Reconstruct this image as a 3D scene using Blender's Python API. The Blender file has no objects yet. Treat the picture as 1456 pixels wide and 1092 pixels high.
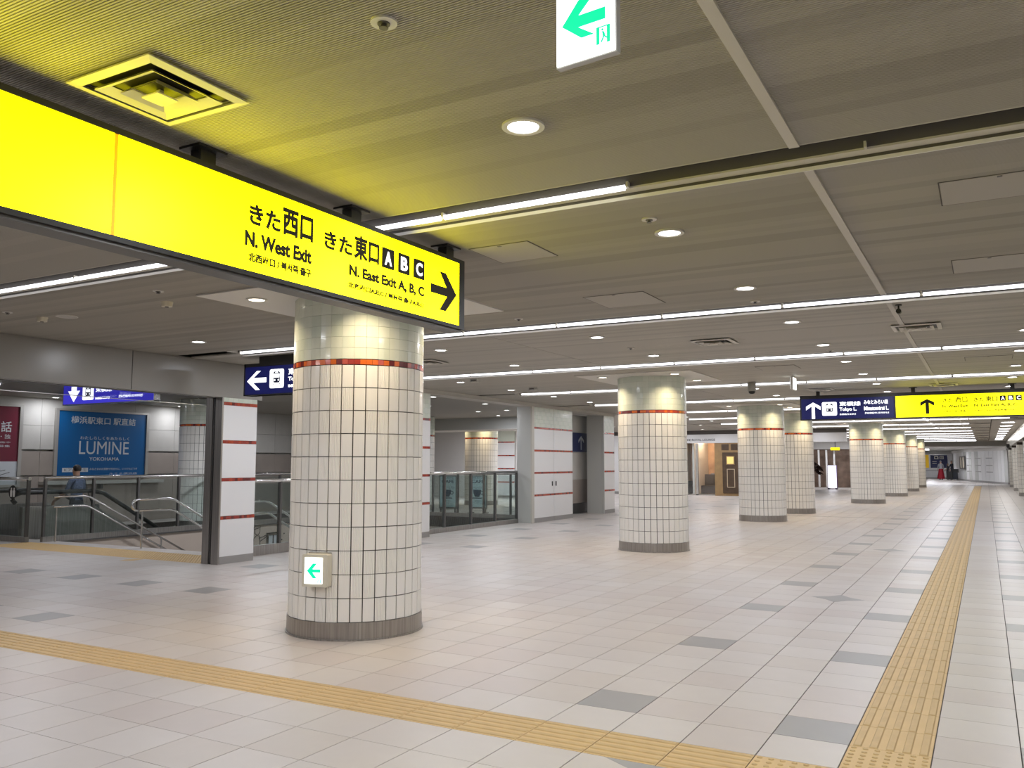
import bpy, bmesh, math, random
from mathutils import Vector, Matrix
R = random.Random(7)
PI = math.pi
SC = bpy.context.scene
COL = SC.collection

# ------------------------------------------------------------------ camera
CAMZ = 1.5
f_px, yaw, pit, rol = 1207.32, math.radians(29.0616), math.radians(5.30173), math.radians(0.04545)
Fv = Vector((-math.sin(yaw)*math.cos(pit), math.cos(yaw)*math.cos(pit), math.sin(pit)))
R0 = Vector((math.cos(yaw), math.sin(yaw), 0)); U0 = R0.cross(Fv)
Rv = R0*math.cos(rol) + U0*math.sin(rol); Uv = -R0*math.sin(rol) + U0*math.cos(rol)
cam_d = bpy.data.cameras.new('camera'); cam = bpy.data.objects.new('camera', cam_d); COL.objects.link(cam)
cam_d.sensor_width = 36.0; cam_d.lens = 36.0*f_px/1456.0; cam_d.clip_end = 300; cam_d.clip_start = 0.05
M3 = Matrix((Rv, Uv, -Fv)).transposed()
cam.matrix_world = Matrix.Translation((0, 0, CAMZ)) @ M3.to_4x4()
SC.camera = cam

# ------------------------------------------------------------------ world, exposure
w = bpy.data.worlds.new('world'); SC.world = w; w.use_nodes = True
bg = w.node_tree.nodes['Background']; bg.inputs[0].default_value = (1.0, 0.97, 0.93, 1); bg.inputs[1].default_value = 0.05
SC.view_settings.view_transform = 'Standard'; SC.view_settings.look = 'None'
SC.view_settings.gamma = 1.0; SC.view_settings.use_curve_mapping = False
SC.view_settings.exposure = 0.05
SC.cycles.use_denoising = True
SC.cycles.max_bounces = 8; SC.cycles.transparent_max_bounces = 12
SC.cycles.sample_clamp_indirect = 6.0
SC.cycles.caustics_reflective = False; SC.cycles.caustics_refractive = False
# light levels used by the lamp builders below
P_DOWN = 13.5          # cool white downlight in the corridor (W)
P_WARM = 9.0           # warm spot beside a column (W)
E_TUBE = 3.2           # fluorescent tubes
E_DISC = 9.0           # visible lamp glass
E_YELLOW = 5.6         # yellow sign face
E_WHITE = 1.6          # white parts of lit signs

# ------------------------------------------------------------------ materials
MATS = {}
def mat(name, col, rough=0.6, metal=0.0, spec=0.4, vary=0.0, scale=6.0, emit=0.0, emit_col=None, bump=0.0, bscale=80.0, stretch=None, coat=0.0):
    if name in MATS: return MATS[name]
    m = bpy.data.materials.new(name); m.use_nodes = True; nt = m.node_tree; b = nt.nodes['Principled BSDF']
    b.inputs['Base Color'].default_value = (*col, 1); b.inputs['Roughness'].default_value = rough
    b.inputs['Metallic'].default_value = metal; b.inputs['Specular IOR Level'].default_value = spec
    if coat: b.inputs['Coat Weight'].default_value = coat; b.inputs['Coat Roughness'].default_value = 0.08
    if emit:
        b.inputs['Emission Color'].default_value = (*(emit_col or col), 1); b.inputs['Emission Strength'].default_value = emit
    if vary or bump:
        tc = nt.nodes.new('ShaderNodeTexCoord'); mp = nt.nodes.new('ShaderNodeMapping')
        nt.links.new(tc.outputs['Object'], mp.inputs['Vector'])
        if stretch: mp.inputs['Scale'].default_value = stretch
    if vary:
        n = nt.nodes.new('ShaderNodeTexNoise'); n.inputs['Scale'].default_value = scale; n.inputs['Detail'].default_value = 4
        nt.links.new(mp.outputs['Vector'], n.inputs['Vector'])
        r = nt.nodes.new('ShaderNodeValToRGB')
        r.color_ramp.elements[0].position = 0.3; r.color_ramp.elements[1].position = 0.7
        r.color_ramp.elements[0].color = (*[max(0, c*(1-vary)) for c in col], 1)
        r.color_ramp.elements[1].color = (*[min(1, c*(1+vary)) for c in col], 1)
        nt.links.new(n.outputs['Fac'], r.inputs['Fac']); nt.links.new(r.outputs['Color'], b.inputs['Base Color'])
    if bump:
        n2 = nt.nodes.new('ShaderNodeTexNoise'); n2.inputs['Scale'].default_value = bscale; n2.inputs['Detail'].default_value = 3
        nt.links.new(mp.outputs['Vector'], n2.inputs['Vector'])
        bp = nt.nodes.new('ShaderNodeBump'); bp.inputs['Strength'].default_value = bump; bp.inputs['Distance'].default_value = 0.002
        nt.links.new(n2.outputs['Fac'], bp.inputs['Height']); nt.links.new(bp.outputs['Normal'], b.inputs['Normal'])
    MATS[name] = m
    return m
def emis(name, col, strength):
    return mat(name, tuple(c*0.8 for c in col), rough=0.4, emit=strength, emit_col=col)
def glass(name, tint=(0.72, 0.80, 0.78), refl=0.12):
    if name in MATS: return MATS[name]
    m = bpy.data.materials.new(name); m.use_nodes = True; nt = m.node_tree; nt.nodes.clear()
    o = nt.nodes.new('ShaderNodeOutputMaterial'); t = nt.nodes.new('ShaderNodeBsdfTransparent'); g = nt.nodes.new('ShaderNodeBsdfGlossy')
    t.inputs[0].default_value = (*tint, 1); g.inputs['Roughness'].default_value = 0.03; g.inputs[0].default_value = (0.9, 0.95, 0.95, 1)
    fr = nt.nodes.new('ShaderNodeLayerWeight'); fr.inputs[0].default_value = 0.5
    pw = nt.nodes.new('ShaderNodeMath'); pw.operation = 'POWER'; pw.inputs[1].default_value = 5.0
    ma = nt.nodes.new('ShaderNodeMath'); ma.operation = 'MULTIPLY_ADD'; ma.inputs[1].default_value = 0.75; ma.inputs[2].default_value = 0.035
    nt.links.new(fr.outputs['Facing'], pw.inputs[0]); nt.links.new(pw.outputs[0], ma.inputs[0])
    mx = nt.nodes.new('ShaderNodeMixShader')
    nt.links.new(ma.outputs[0], mx.inputs[0]); nt.links.new(t.outputs[0], mx.inputs[1]); nt.links.new(g.outputs[0], mx.inputs[2])
    nt.links.new(mx.outputs[0], o.inputs[0])
    MATS[name] = m; return m

GROUT = mat('floor_joint', (0.09, 0.075, 0.065), 0.9)
FT = [mat('floor_tile_cream', (0.535, 0.49, 0.455), 0.36, spec=0.35, vary=0.035, scale=3),
      mat('floor_tile_rose', (0.51, 0.455, 0.422), 0.36, spec=0.35, vary=0.035, scale=3),
      mat('floor_tile_sand', (0.522, 0.472, 0.43), 0.36, spec=0.35, vary=0.035, scale=3),
      mat('floor_tile_pale', (0.555, 0.512, 0.478), 0.36, spec=0.35, vary=0.03, scale=3),
      mat('floor_tile_grey', (0.30, 0.287, 0.275), 0.36, spec=0.35, vary=0.04, scale=3)]
TAC = mat('tactile_yellow', (0.60, 0.42, 0.20), 0.55, vary=0.05, scale=5)
TACB = mat('tactile_bar', (0.52, 0.36, 0.165), 0.5, vary=0.08, scale=9)
CEILP = [mat('ceiling_panel_%s' % n, c, 0.55, spec=0.25) for n, c in (('plain', (0.40, 0.376, 0.325)), ('dark', (0.345, 0.323, 0.278)), ('light', (0.425, 0.40, 0.345)), ('mid', (0.375, 0.351, 0.303)))]
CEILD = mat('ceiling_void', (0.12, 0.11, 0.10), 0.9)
TRIM = mat('trim_paint', (0.52, 0.49, 0.43), 0.5)
PLATE = mat('plate_white', (0.62, 0.60, 0.56), 0.5)
WT = mat('white_glazed_tile', (0.85, 0.83, 0.78), 0.22, spec=0.5, coat=0.25, vary=0.02, scale=2)
GT = [mat('green_glass_tile', (0.62, 0.655, 0.56), 0.26, spec=0.5, coat=0.15), mat('green_glass_tile_deep', (0.57, 0.62, 0.52), 0.26, spec=0.5, coat=0.15)]
MOS = [mat('mosaic_' + n, c, 0.2, spec=0.5, coat=0.3) for n, c in (('red', (0.40, 0.055, 0.025)), ('orange', (0.62, 0.13, 0.02)), ('maroon', (0.13, 0.018, 0.018)), ('brick', (0.30, 0.04, 0.03)))]
CGR = mat('column_joint', (0.055, 0.048, 0.038), 0.9)
STEEL = mat('brushed_steel', (0.36, 0.34, 0.32), 0.34, metal=0.85, vary=0.22, scale=9, stretch=(6, 6, 0.15))
STEELB = mat('bright_steel', (0.60, 0.59, 0.57), 0.22, metal=0.95)
STEELD = mat('dark_steel', (0.14, 0.135, 0.13), 0.38, metal=0.7)
BLACK = mat('black_paint', (0.018, 0.017, 0.016), 0.45)
SOOT = mat('sign_frame', (0.03, 0.029, 0.027), 0.4)
CASE = mat('lamp_casing', (0.55, 0.52, 0.45), 0.5)
WHITE = mat('white_panel', (0.74, 0.73, 0.72), 0.30, spec=0.45)
WHITEM = mat('white_matt', (0.72, 0.70, 0.67), 0.7)
GREY = mat('grey_panel', (0.50, 0.50, 0.47), 0.55)
STONE = mat('stone_wall', (0.52, 0.50, 0.46), 0.7, vary=0.06, scale=2, bump=0.3, bscale=40)
STONEB = mat('stone_wall_brown', (0.36, 0.31, 0.27), 0.7, vary=0.06, scale=2, bump=0.3, bscale=40)
MURAL = mat('mural_beige', (0.40, 0.335, 0.28), 0.7, vary=0.04, scale=2)
SKIRT = mat('grey_skirting', (0.30, 0.285, 0.27), 0.45)
YEL = emis('sign_yellow', (1.0, 0.90, 0.0), E_YELLOW)
YELE = emis('sign_yellow_joint', (1.0, 0.42, 0.0), 1.0)
NAVY = emis('sign_navy', (0.006, 0.008, 0.075), 0.7)
NAVYB = emis('sign_navy_bright', (0.035, 0.03, 0.42), 1.1)
SWHITE = emis('sign_white', (0.96, 0.98, 1.0), E_WHITE)
EWHITE = emis('exit_white', (0.97, 1.0, 0.99), 2.2)
EGREEN = emis('exit_green', (0.0, 0.82, 0.34), 1.0)
TUBE = emis('tube_light', (0.93, 0.94, 1.0), E_TUBE)
DISC = emis('lamp_glass', (0.97, 0.98, 1.0), E_DISC)
DISCW = emis('lamp_glass_warm', (1.0, 0.90, 0.72), E_DISC*0.7)
SILVER = mat('silver_lettering', (0.75, 0.77, 0.80), 0.4, emit=0.12)
GL = glass('fence_glass', (0.86, 0.90, 0.89))
GLC = glass('clear_glass', (0.95, 0.96, 0.955))
GLS = glass('smoke_glass', (0.78, 0.79, 0.82))

# ------------------------------------------------------------------ mesh helpers
class MB:
    def __init__(s): s.v = []; s.f = []; s.m = []
    def add(s, vs, fs, mi=0):
        n = len(s.v); s.v += [tuple(v) for v in vs]
        for f in fs: s.f.append(tuple(n+i for i in f)); s.m.append(mi)
    def box(s, x0, x1, y0, y1, z0, z1, mi=0, top=None):
        s.add([(x0,y0,z0),(x1,y0,z0),(x1,y1,z0),(x0,y1,z0),(x0,y0,z1),(x1,y0,z1),(x1,y1,z1),(x0,y1,z1)],
              [(0,3,2,1),(4,5,6,7),(0,1,5,4),(1,2,6,5),(2,3,7,6),(3,0,4,7)], mi)
    def prism(s, pts, z0, z1, mi=0, M=None):
        n = len(pts); vs = [(x,y,z0) for x,y in pts]+[(x,y,z1) for x,y in pts]
        fs = [tuple(range(n-1,-1,-1)), tuple(range(n,2*n))]+[(i,(i+1)%n,n+(i+1)%n,n+i) for i in range(n)]
        if M is not None: vs = [tuple(M @ Vector(v)) for v in vs]
        s.add(vs, fs, mi)
    def cyl(s, c, r, z0, z1, n=24, mi=0, r1=None, caps=True):
        r1 = r if r1 is None else r1
        vs = [(c[0]+r*math.cos(2*PI*i/n), c[1]+r*math.sin(2*PI*i/n), z0) for i in range(n)]
        vs += [(c[0]+r1*math.cos(2*PI*i/n), c[1]+r1*math.sin(2*PI*i/n), z1) for i in range(n)]
        fs = [(i,(i+1)%n,n+(i+1)%n,n+i) for i in range(n)]
        if caps: fs += [tuple(range(n-1,-1,-1)), tuple(range(n,2*n))]
        s.add(vs, fs, mi)
    def ring(s, c, ri, ro, z0, z1, n=28, mi=0):
        vs = []
        for r, z in ((ri,z0),(ro,z0),(ro,z1),(ri,z1)):
            vs += [(c[0]+r*math.cos(2*PI*i/n), c[1]+r*math.sin(2*PI*i/n), z) for i in range(n)]
        fs = []
        for k in range(4):
            a, b = k*n, ((k+1)%4)*n
            fs += [(a+i, a+(i+1)%n, b+(i+1)%n, b+i) for i in range(n)]
        s.add(vs, fs, mi)
    def tube(s, pts, r, n=8, mi=0):
        pts = [Vector(p) for p in pts]; rings = []
        for i, p in enumerate(pts):
            d = (pts[min(i+1,len(pts)-1)]-pts[max(i-1,0)]).normalized()
            u = d.cross(Vector((0,0,1)));
            if u.length < 1e-3: u = d.cross(Vector((0,1,0)))
            u.normalize(); v = u.cross(d)
            rr = r[i] if isinstance(r, (list, tuple)) else r
            rings.append([p+u*rr*math.cos(2*PI*k/n)+v*rr*math.sin(2*PI*k/n) for k in range(n)])
        vs = [q for g in rings for q in g]; fs = []
        for i in range(len(pts)-1):
            fs += [(i*n+k, i*n+(k+1)%n, (i+1)*n+(k+1)%n, (i+1)*n+k) for k in range(n)]
        fs += [tuple(range(n-1,-1,-1)), tuple((len(pts)-1)*n+k for k in range(n))]
        s.add(vs, fs, mi)
    def mesh(s, name, mats):
        me = bpy.data.meshes.new(name); me.from_pydata(s.v, [], s.f)
        for m in (mats if isinstance(mats, (list, tuple)) else [mats]): me.materials.append(m)
        me.polygons.foreach_set('material_index', s.m); me.update()
        return me
    def build(s, name, mats, parent=None, loc=None, smooth=False):
        me = s.mesh(name, mats)
        if smooth: me.polygons.foreach_set('use_smooth', [len(f) < 6 for f in s.f])
        return link(name, me, parent, loc)
def link(name, me, parent=None, loc=None, rotz=0.0):
    o = bpy.data.objects.new(name, me); COL.objects.link(o)
    if parent is not None: o.parent = parent
    if loc is not None: o.location = loc
    if rotz: o.rotation_euler = (0, 0, rotz)
    return o
def tag(o, label=None, cat=None, group=None, kind=None):
    if label: o['label'] = label
    if cat: o['category'] = cat
    if group: o['group'] = group
    if kind: o['kind'] = kind
    return o
def thing(name, label, cat, loc=(0,0,0), rotz=0.0, group=None):
    o = bpy.data.objects.new(name, None); o.empty_display_size = 0.1; COL.objects.link(o); o.location = loc; o.rotation_euler = (0,0,rotz)
    return tag(o, label, cat, group, 'thing')
def struct(name, kind='structure', loc=(0,0,0)):
    o = bpy.data.objects.new(name, None); COL.objects.link(o); o.location = loc; o['kind'] = kind
    return o
def copy_tree(o, parent=None):
    c = o.copy(); COL.objects.link(c)
    if parent is not None: c.parent = parent
    for ch in list(o.children): copy_tree(ch, c)
    return c
def boxobj(name, m, parent, *b, loc=None):
    q = MB(); q.box(*b); return q.build(name, m, parent, loc)
ORD = ['first','second','third','fourth','fifth','sixth','seventh','eighth','ninth','tenth','eleventh','twelfth','thirteenth','fourteenth','fifteenth','sixteenth','seventeenth','eighteenth','nineteenth','twentieth',
       'twenty-first','twenty-second','twenty-third','twenty-fourth','twenty-fifth','twenty-sixth','twenty-seventh','twenty-eighth','twenty-ninth','thirtieth']

# text drawn as flat raised letters, scaled to a rectangle in the (u, v) plane of a sign
TXT = []
def text(s, parent, M, u0, u1, v0, v1, m, bold=0.0, name='lettering', depth=0.002):
    cu = bpy.data.curves.new(name, 'FONT'); cu.body = s; cu.extrude = depth; cu.offset = bold; cu.resolution_u = 3
    o = bpy.data.objects.new(name, cu); COL.objects.link(o)
    TXT.append((o, parent, M, u0, u1, v0, v1, m, name))
def flush_text():
    dg = bpy.context.evaluated_depsgraph_get(); dg.update()
    for o, parent, M, u0, u1, v0, v1, m, name in TXT:
        me = bpy.data.meshes.new_from_object(o.evaluated_get(dg))
        if len(me.vertices) == 0: continue
        xs = [v.co.x for v in me.vertices]; ys = [v.co.y for v in me.vertices]
        x0, x1, y0, y1 = min(xs), max(xs), min(ys), max(ys)
        for v in me.vertices:
            p = Vector((u0+(v.co.x-x0)/(x1-x0)*(u1-u0), v0+(v.co.y-y0)/(y1-y0)*(v1-v0), v.co.z))
            v.co = M @ p
        me.materials.clear(); me.materials.append(m); me.name = name
        cu = o.data; bpy.data.objects.remove(o); bpy.data.curves.remove(cu)
        link(name, me, parent)
    TXT.clear()
def frame_x(x):   # sign plane facing +X: u = +Y, v = +Z
    return Matrix(((0,0,1,x),(1,0,0,0),(0,1,0,0),(0,0,0,1)))
def frame_y(y):   # sign plane facing -Y: u = +X, v = +Z
    return Matrix(((1,0,0,0),(0,0,-1,y),(0,1,0,0),(0,0,0,1)))
def poly(pts, m, parent, M, name, depth=0.002, d0=0.0):
    b = MB(); b.prism(pts, d0, depth, M=M); return b.build(name, m, parent)
def arrow_pts(cx, cy, L, ang, hw=None, t=None, head=0.36):
    t = t or L*0.16; k = L*head
    # arrow pointing +x, chevron head
    tip = L/2; a = t*0.75
    pts = [(-L/2,-t/2),(tip-t*1.25,-t/2),(tip-k-t*0.5,-k-a*0.3),(tip-k+t*0.75,-k-a*0.3),(tip,0),(tip-k+t*0.75,k+a*0.3),(tip-k-t*0.5,k+a*0.3),(tip-t*1.25,t/2),(-L/2,t/2)]
    c, s = math.cos(ang), math.sin(ang)
    return [(cx+x*c-y*s, cy+x*s+y*c) for x, y in pts]
def rrect(u0, u1, v0, v1, r, n=4):
    pts = []
    for cx, cy, a0 in ((u1-r,v0+r,-PI/2),(u1-r,v1-r,0),(u0+r,v1-r,PI/2),(u0+r,v0+r,PI)):
        for i in range(n+1):
            a = a0+PI/2*i/n; pts.append((cx+r*math.cos(a), cy+r*math.sin(a)))
    return pts

# ------------------------------------------------------------------ floor
W = 0.4; X0, Y0 = -0.70571, 4.57747
floor = struct('floor')
slab = MB()
for b in ((-10.4,4.2,-9,95),(-25,-10.4,-9,10.18),(-25,-10.4,20.2,46),(-19.3,-18.3,10.18,20.2),(-16.7,-15.66,10.18,20.2)):
    slab.box(b[0],b[1],b[2],b[3],-0.30,-0.004)
slab.build('slab', GROUT, floor)
def on_floor(xa, xb, ya, yb):
    if xb > 4.2 or xa < -24.9 or ya < -8.6 or yb > 94.5: return False
    if xb > -10.4: return True
    if yb <= 10.2: return True
    if ya >= 20.2 and yb < 46: return True
    if yb < 20.2 and ya > 10.1 and (xb <= -18.25 or (xa >= -16.7 and xb <= -15.6)): return True
    return False
def px(p):
    d = Vector(p)-Vector((0,0,CAMZ)); z = d.dot(Fv)
    if z < 0.2: return None
    return (728+f_px*d.dot(Rv)/z, 546-f_px*d.dot(Uv)/z)
def area_px(cs):
    q = [px(c) for c in cs]
    if any(a is None for a in q): return 0
    cx = sum(a[0] for a in q)/4; cy = sum(a[1] for a in q)/4
    if not (-30 < cx < 1486 and -30 < cy < 1110): return 0
    return abs(sum(q[i][0]*q[(i+1)%4][1]-q[(i+1)%4][0]*q[i][1] for i in range(4)))/2
def tile_kind(i, j):
    if i == 0 and j >= 1: return 'strip' if j < 149 else 'tile'
    if i == 0 and j >= -1: return 'dots'
    if i == 1 and j == -1: return 'band'
    if j == -1 and i == -1: return 'dots'
    if j == -1 and i < -1: return 'band'
    if j in (11, 12) and -38 <= i <= -25: return 'warn'
    return 'tile'
cand = []; rest = []; tact = []
for i in range(-61, 12):
    for j in range(-33, 226):
        xa, ya = X0+i*W, Y0+j*W
        k = tile_kind(i, j)
        if not on_floor(xa, xa+W, ya, ya+W): continue
        if k != 'tile': tact.append((k, i, j)); continue
        a = area_px([(xa,ya,0),(xa+W,ya,0),(xa+W,ya+W,0),(xa,ya+W,0)])
        cand.append((a, i, j))
cand.sort(reverse=True)
def tile_mat(i, j):
    if (j-1) % 5 == 0 and (i+1) % 3 == 0 and (i >= -4 or i <= -19) and not (i == -1 and j < 0): return 4
    h = math.sin(i*12.9898+j*78.233)*43758.5453; h -= math.floor(h)
    b = math.sin(i*0.9+1.3)*math.sin(j*0.55+i*0.7)
    if h < 0.5: return 0
    if h < 0.64: return 3
    return 1 if b > 0 else 2
def add_tile(b, x, y, mi, gx=0.0022, gy=0.0013):
    x0, x1, y0, y1 = x+gx, x+W-gx, y+gy, y+W-gy; e = 0.0012
    b.add([(x0,y0,-0.006),(x1,y0,-0.006),(x1,y1,-0.006),(x0,y1,-0.006),(x0+e,y0+e,0),(x1-e,y0+e,0),(x1-e,y1-e,0),(x0+e,y1-e,0)],
          [(4,5,6,7),(0,1,5,4),(1,2,6,5),(2,3,7,6),(3,0,4,7)], mi)
tmeshes = []
for k in range(5):
    b = MB(); add_tile(b, 0, 0, 0); tmeshes.append(b.mesh('tile', FT[k]))
for a, i, j in cand[:300]:
    link('tile', tmeshes[tile_mat(i, j)], floor, (X0+i*W, Y0+j*W, 0))
b = MB()
for a, i, j in cand[300:]: add_tile(b, X0+i*W, Y0+j*W, tile_mat(i, j))
tag(b.build('tile_field', FT, floor), kind='stuff')
def bars_tile(along_x, n):
    b = MB(); add_tile(b, 0, 0, 0); st = W/n; w0, w1 = st*0.27, st*0.20
    for q in range(n):
        c = st*(q+0.5)
        lo, hi = (0.004, W-0.004) if not along_x else (0.006, W-0.006)
        vs = [(c-w0,lo,0),(c+w0,lo,0),(c+w0,hi,0),(c-w0,hi,0),(c-w1,lo+.008,0.005),(c+w1,lo+.008,0.005),(c+w1,hi-.008,0.005),(c-w1,hi-.008,0.005)]
        if along_x: vs = [(y,x,z) for x,y,z in vs]
        fs = [(4,5,6,7),(0,1,5,4),(1,2,6,5),(2,3,7,6),(3,0,4,7)]
        if along_x: fs = [f[::-1] for f in fs]
        b.add(vs, fs, 1)
    return b.mesh('tactile_tile', [TAC, TACB])
def dots_tile(n):
    b = MB(); add_tile(b, 0, 0, 0); st = W/n
    for q in range(n):
        for t in range(n): b.cyl((st*(q+.5), st*(t+.5)), st*0.27, 0, 0.005, 10, 1, r1=st*0.19)
    return b.mesh('warning_tile', [TAC, TACB])
m_strip, m_band, m_dots = bars_tile(False, 5), bars_tile(True, 6), dots_tile(7)
tact.sort(key=lambda t: (t[2]**2+t[1]**2))
for k, i, j in tact:
    me = {'strip': m_strip, 'band': m_band, 'dots': m_dots, 'warn': m_dots}[k]
    link('warning_tile' if k in ('dots', 'warn') else 'tactile_tile', me, floor, (X0+i*W, Y0+j*W, 0))
for i, j in ((-2, 14), (-2, 29), (-2, 44), (-2, -1)):
    cx, cy = X0+i*W, Y0+j*W
    if j == -1: pts = [(cx-.27,cy-.004),(cx+.27,cy-.004),(cx+.1,cy-.1),(cx,cy-.3),(cx-.1,cy-.1)][::-1]
    else: pts = [(cx-.28,cy),(cx-.115,cy-.115),(cx,cy-.28),(cx+.115,cy-.115),(cx+.28,cy),(cx+.115,cy+.115),(cx,cy+.28),(cx-.115,cy+.115)]
    b = MB(); b.prism(pts, -0.003, 0.0008); b.build('star_inlay', FT[4], floor)
b = MB(); b.prism([(-11.68,8.62),(-11.48,8.72),(-11.58,9.05),(-11.75,8.79)], 0.0, 0.0009); b.build('tape_remnant', TAC, floor)
# dark expansion joint across the corridor floor
boxobj('expansion_joint', STEELD, floor, -10.3, 4.0, 25.36, 25.42, -0.003, 0.0012)

# ------------------------------------------------------------------ ceiling
CZ = 3.0; S0, SP, SW = 4.0647, 4.0263, 0.275
ceil = struct('ceiling')
b = MB(); b.box(-25, 4.2, -9, 95, 3.16, 3.3); b.build('upper_slab', CEILD, ceil)
XS = [(-9.93, -5.130), (-5.120, -0.752), (-0.704, 4.0)]
NP = 38; PW = (SP-SW)/NP
def ribbed(L):
    b = MB(); n = 8; p = PW/n; prof = []
    for q in range(n):
        y = q*p; prof += [(y+p*0.02, .008), (y+p*0.08, 0), (y+p*0.62, 0), (y+p*0.68, .008)]
    prof.append((PW, .008))
    vs = [(0,y,z) for y,z in prof]+[(L,y,z) for y,z in prof]; k = len(prof)
    fs = [(i,i+1,k+i+1,k+i) for i in range(k-1)]
    vs += [(0,0,.02),(0,PW,.02),(L,0,.02),(L,PW,.02)]
    fs += [(2*k,2*k+2,2*k+3,2*k+1),(2*k,0,k,2*k+2),(k-1,2*k+1,2*k+3,2*k-1)]
    b.add(vs, fs); return b
def flat(L):
    b = MB(); b.box(0, L, 0.002, PW-0.001, 0, 0.02); return b
pm = {}
for si, (xa, xb) in enumerate(XS):
    for ci, c in enumerate(CEILP):
        pm['r', si, ci] = ribbed(xb-xa).mesh('panel', c); pm['f', si, ci] = flat(xb-xa).mesh('panel', c)
far = MB(); nparts = 0
for bay in (0, 1, 2, -1, -2, *range(3, 18)):
    ya = S0+bay*SP+SW-SP
    for q in range(NP):
        y = ya+q*PW
        h = (math.sin((bay*NP+q)*127.1)*43758.5453) % 1.0
        for si, (xa, xb) in enumerate(XS):
            if y > 33.5 and si == 2: xb = 0.22
            g = (h+0.13*si) % 1.0; ci = 0 if g < .5 else 1 if g < .66 else 2 if g < .8 else 3
            if 0 <= bay <= 2 and nparts < 300:
                link('panel', pm['r' if bay <= 1 else 'f', si, ci], ceil, (xa, y, CZ)); nparts += 1
            elif y < 66.3: far.box(xa, xb, y+.002, y+PW-.001, CZ, CZ+.02, ci)
for y in range(9): far.box(-25, -10.0, -9.2+y*6.2, -9.2+y*6.2+6.19, CZ, CZ+.02, 3)
far.box(0.25, 1.3, 34.0, 67, CZ, CZ+.02, 2); far.box(-25, 4, 66.3, 95, CZ-.02, CZ+.02, 2)
tag(far.build('panel_field', CEILP, ceil), kind='stuff')
# raised trim along the corridor at one joint, cut at every light strip
for bay in range(0, 16):
    ya = S0+bay*SP+SW-SP; boxobj('seam_trim', TRIM, ceil, -0.752, -0.704, ya, ya+SP-SW, CZ-0.012, CZ+.02)

# ------------------------------------------------------------------ light strips
def light_strip(k):
    y = S0+k*SP; xl, xr = -8.9, (1.0 if y < 33 else 0.21)
    t = thing('light_strip', ('%s fluorescent light strip from the camera, recessed across the corridor ceiling' % ORD[k]) if k >= 0 else ('added unseen fluorescent light strip behind the camera, %s of two' % ('nearer','farther')[-k-1]), 'light', (0, y, CZ))
    q = MB()
    q.box(xl, xr, 0, 0.008, -0.002, 0.12); q.box(xl-.012, xl, 0, SW, -0.01, .12); q.box(xr, xr+.012, 0, SW, -.01, .12)
    q.build('trough', TRIM, t)
    boxobj('trough_lip', WHITEM, t, xl, xr, SW-.008, SW, -.043, -.024)
    q = MB(); q.box(xl, xr, SW-.004, SW, -.024, .12); q.box(xl, xr, .008, SW-.004, .115, .125); q.build('trough_shade_lining', CEILD, t)  # dark lining colour paints in the shade behind the tube
    q = MB(); q.box(xl, xr, .188, .262, -0.010, 0.0); q.build('reflector', CASE, t); boxobj('casing', CEILD, t, xl, xr, .186, .262, 0.0, .06)  # casing coloured dark so its front reads as shaded
    tb = MB(); tb.tube([(0,0,0),(1.17,0,0)], 0.016, 8); me = tb.mesh('tube', TUBE)
    for p in me.polygons: p.use_smooth = True
    hb = MB(); hb.box(-0.020, -0.008, -.012, .03, -.01, .02); hm = hb.mesh('tube_holder', CASE)
    x = -1.62-1.2*6
    x = xl+.04 if y > 33 else x
    while x+1.15 < xr+.2:
        off = (k == 0 and x > -1.7) or (y > 33 and x > -1.4)
        if not off: link('tube', me, t, (x, .165, -0.010))
        if k < 6: link('tube_holder', hm, t, (x, .165, 0))
        x += 1.2
    return t
for k in range(-2, 16): light_strip(k)  # negative ones are unseen strips, added to brighten the column fronts

# ------------------------------------------------------------------ downlights
def lamp(name, loc, power, col, size=0.16, spread=PI, parent=None):
    L = bpy.data.lights.new(name, 'AREA'); L.shape = 'DISK'; L.size = size; L.energy = power; L.color = col; L.spread = spread
    o = bpy.data.objects.new(name, L); COL.objects.link(o); o.location = loc
    if parent is not None: o.parent = parent
    return o
rb = MB(); rb.ring((0,0), .072, .096, -.010, .0, 28); rb.ring((0,0), .070, .074, -.008, .0, 28); RINGM = rb.mesh('rim', PLATE)
db = MB(); db.cyl((0,0), .0715, -.006, -.001, 24); DISCM = db.mesh('lamp_glass', DISC)
dbw = MB(); dbw.cyl((0,0), .0715, -.006, -.001, 24); DISCWM = dbw.mesh('lamp_glass', DISCW)
def downlight(x, y, label, power=P_DOWN, z=CZ, warm=False, light=True, group=None):
    t = thing('downlight', label, 'light', (x, y, z), group=group)
    link('rim', RINGM, t); link('lamp_glass', DISCWM if warm else DISCM, t)
    if light: lamp('lamp', (0, 0, -0.012), power, (1.0, 0.80, 0.52) if warm else (0.94, 0.97, 1.06), parent=t, spread=2.2 if warm else PI)
    return t
for k in range(0, 32):
    y = 1.22+2.012*k
    if k < 30: downlight(-1.74, y, '%s downlight of the row between the seam trim and the nearer exit sign' % ORD[k], light=k < 28)
for k, (x, y) in enumerate(((-1.74, -.8), (.47, -.8), (-1.74, -2.8), (.47, -2.8), (-4.0, -.8), (-4.0, -2.8), (2.6, 1.2), (2.6, -1.8), (2.6, 4.2), (-6.29, -.8), (-8.5, -.8), (-8.5, 1.2))):  # unseen lamps around the camera, added to brighten the columns
    downlight(x, y, '%s added downlight out of view around the camera' % ORD[k], group=None)
for k in range(0, 30):
    y = 1.22+2.012*k+(0 if k < 5 else -.2)
    if y < 32: downlight(0.47, y, '%s downlight of the row beyond the pale ceiling seam trim' % ORD[k])
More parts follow.
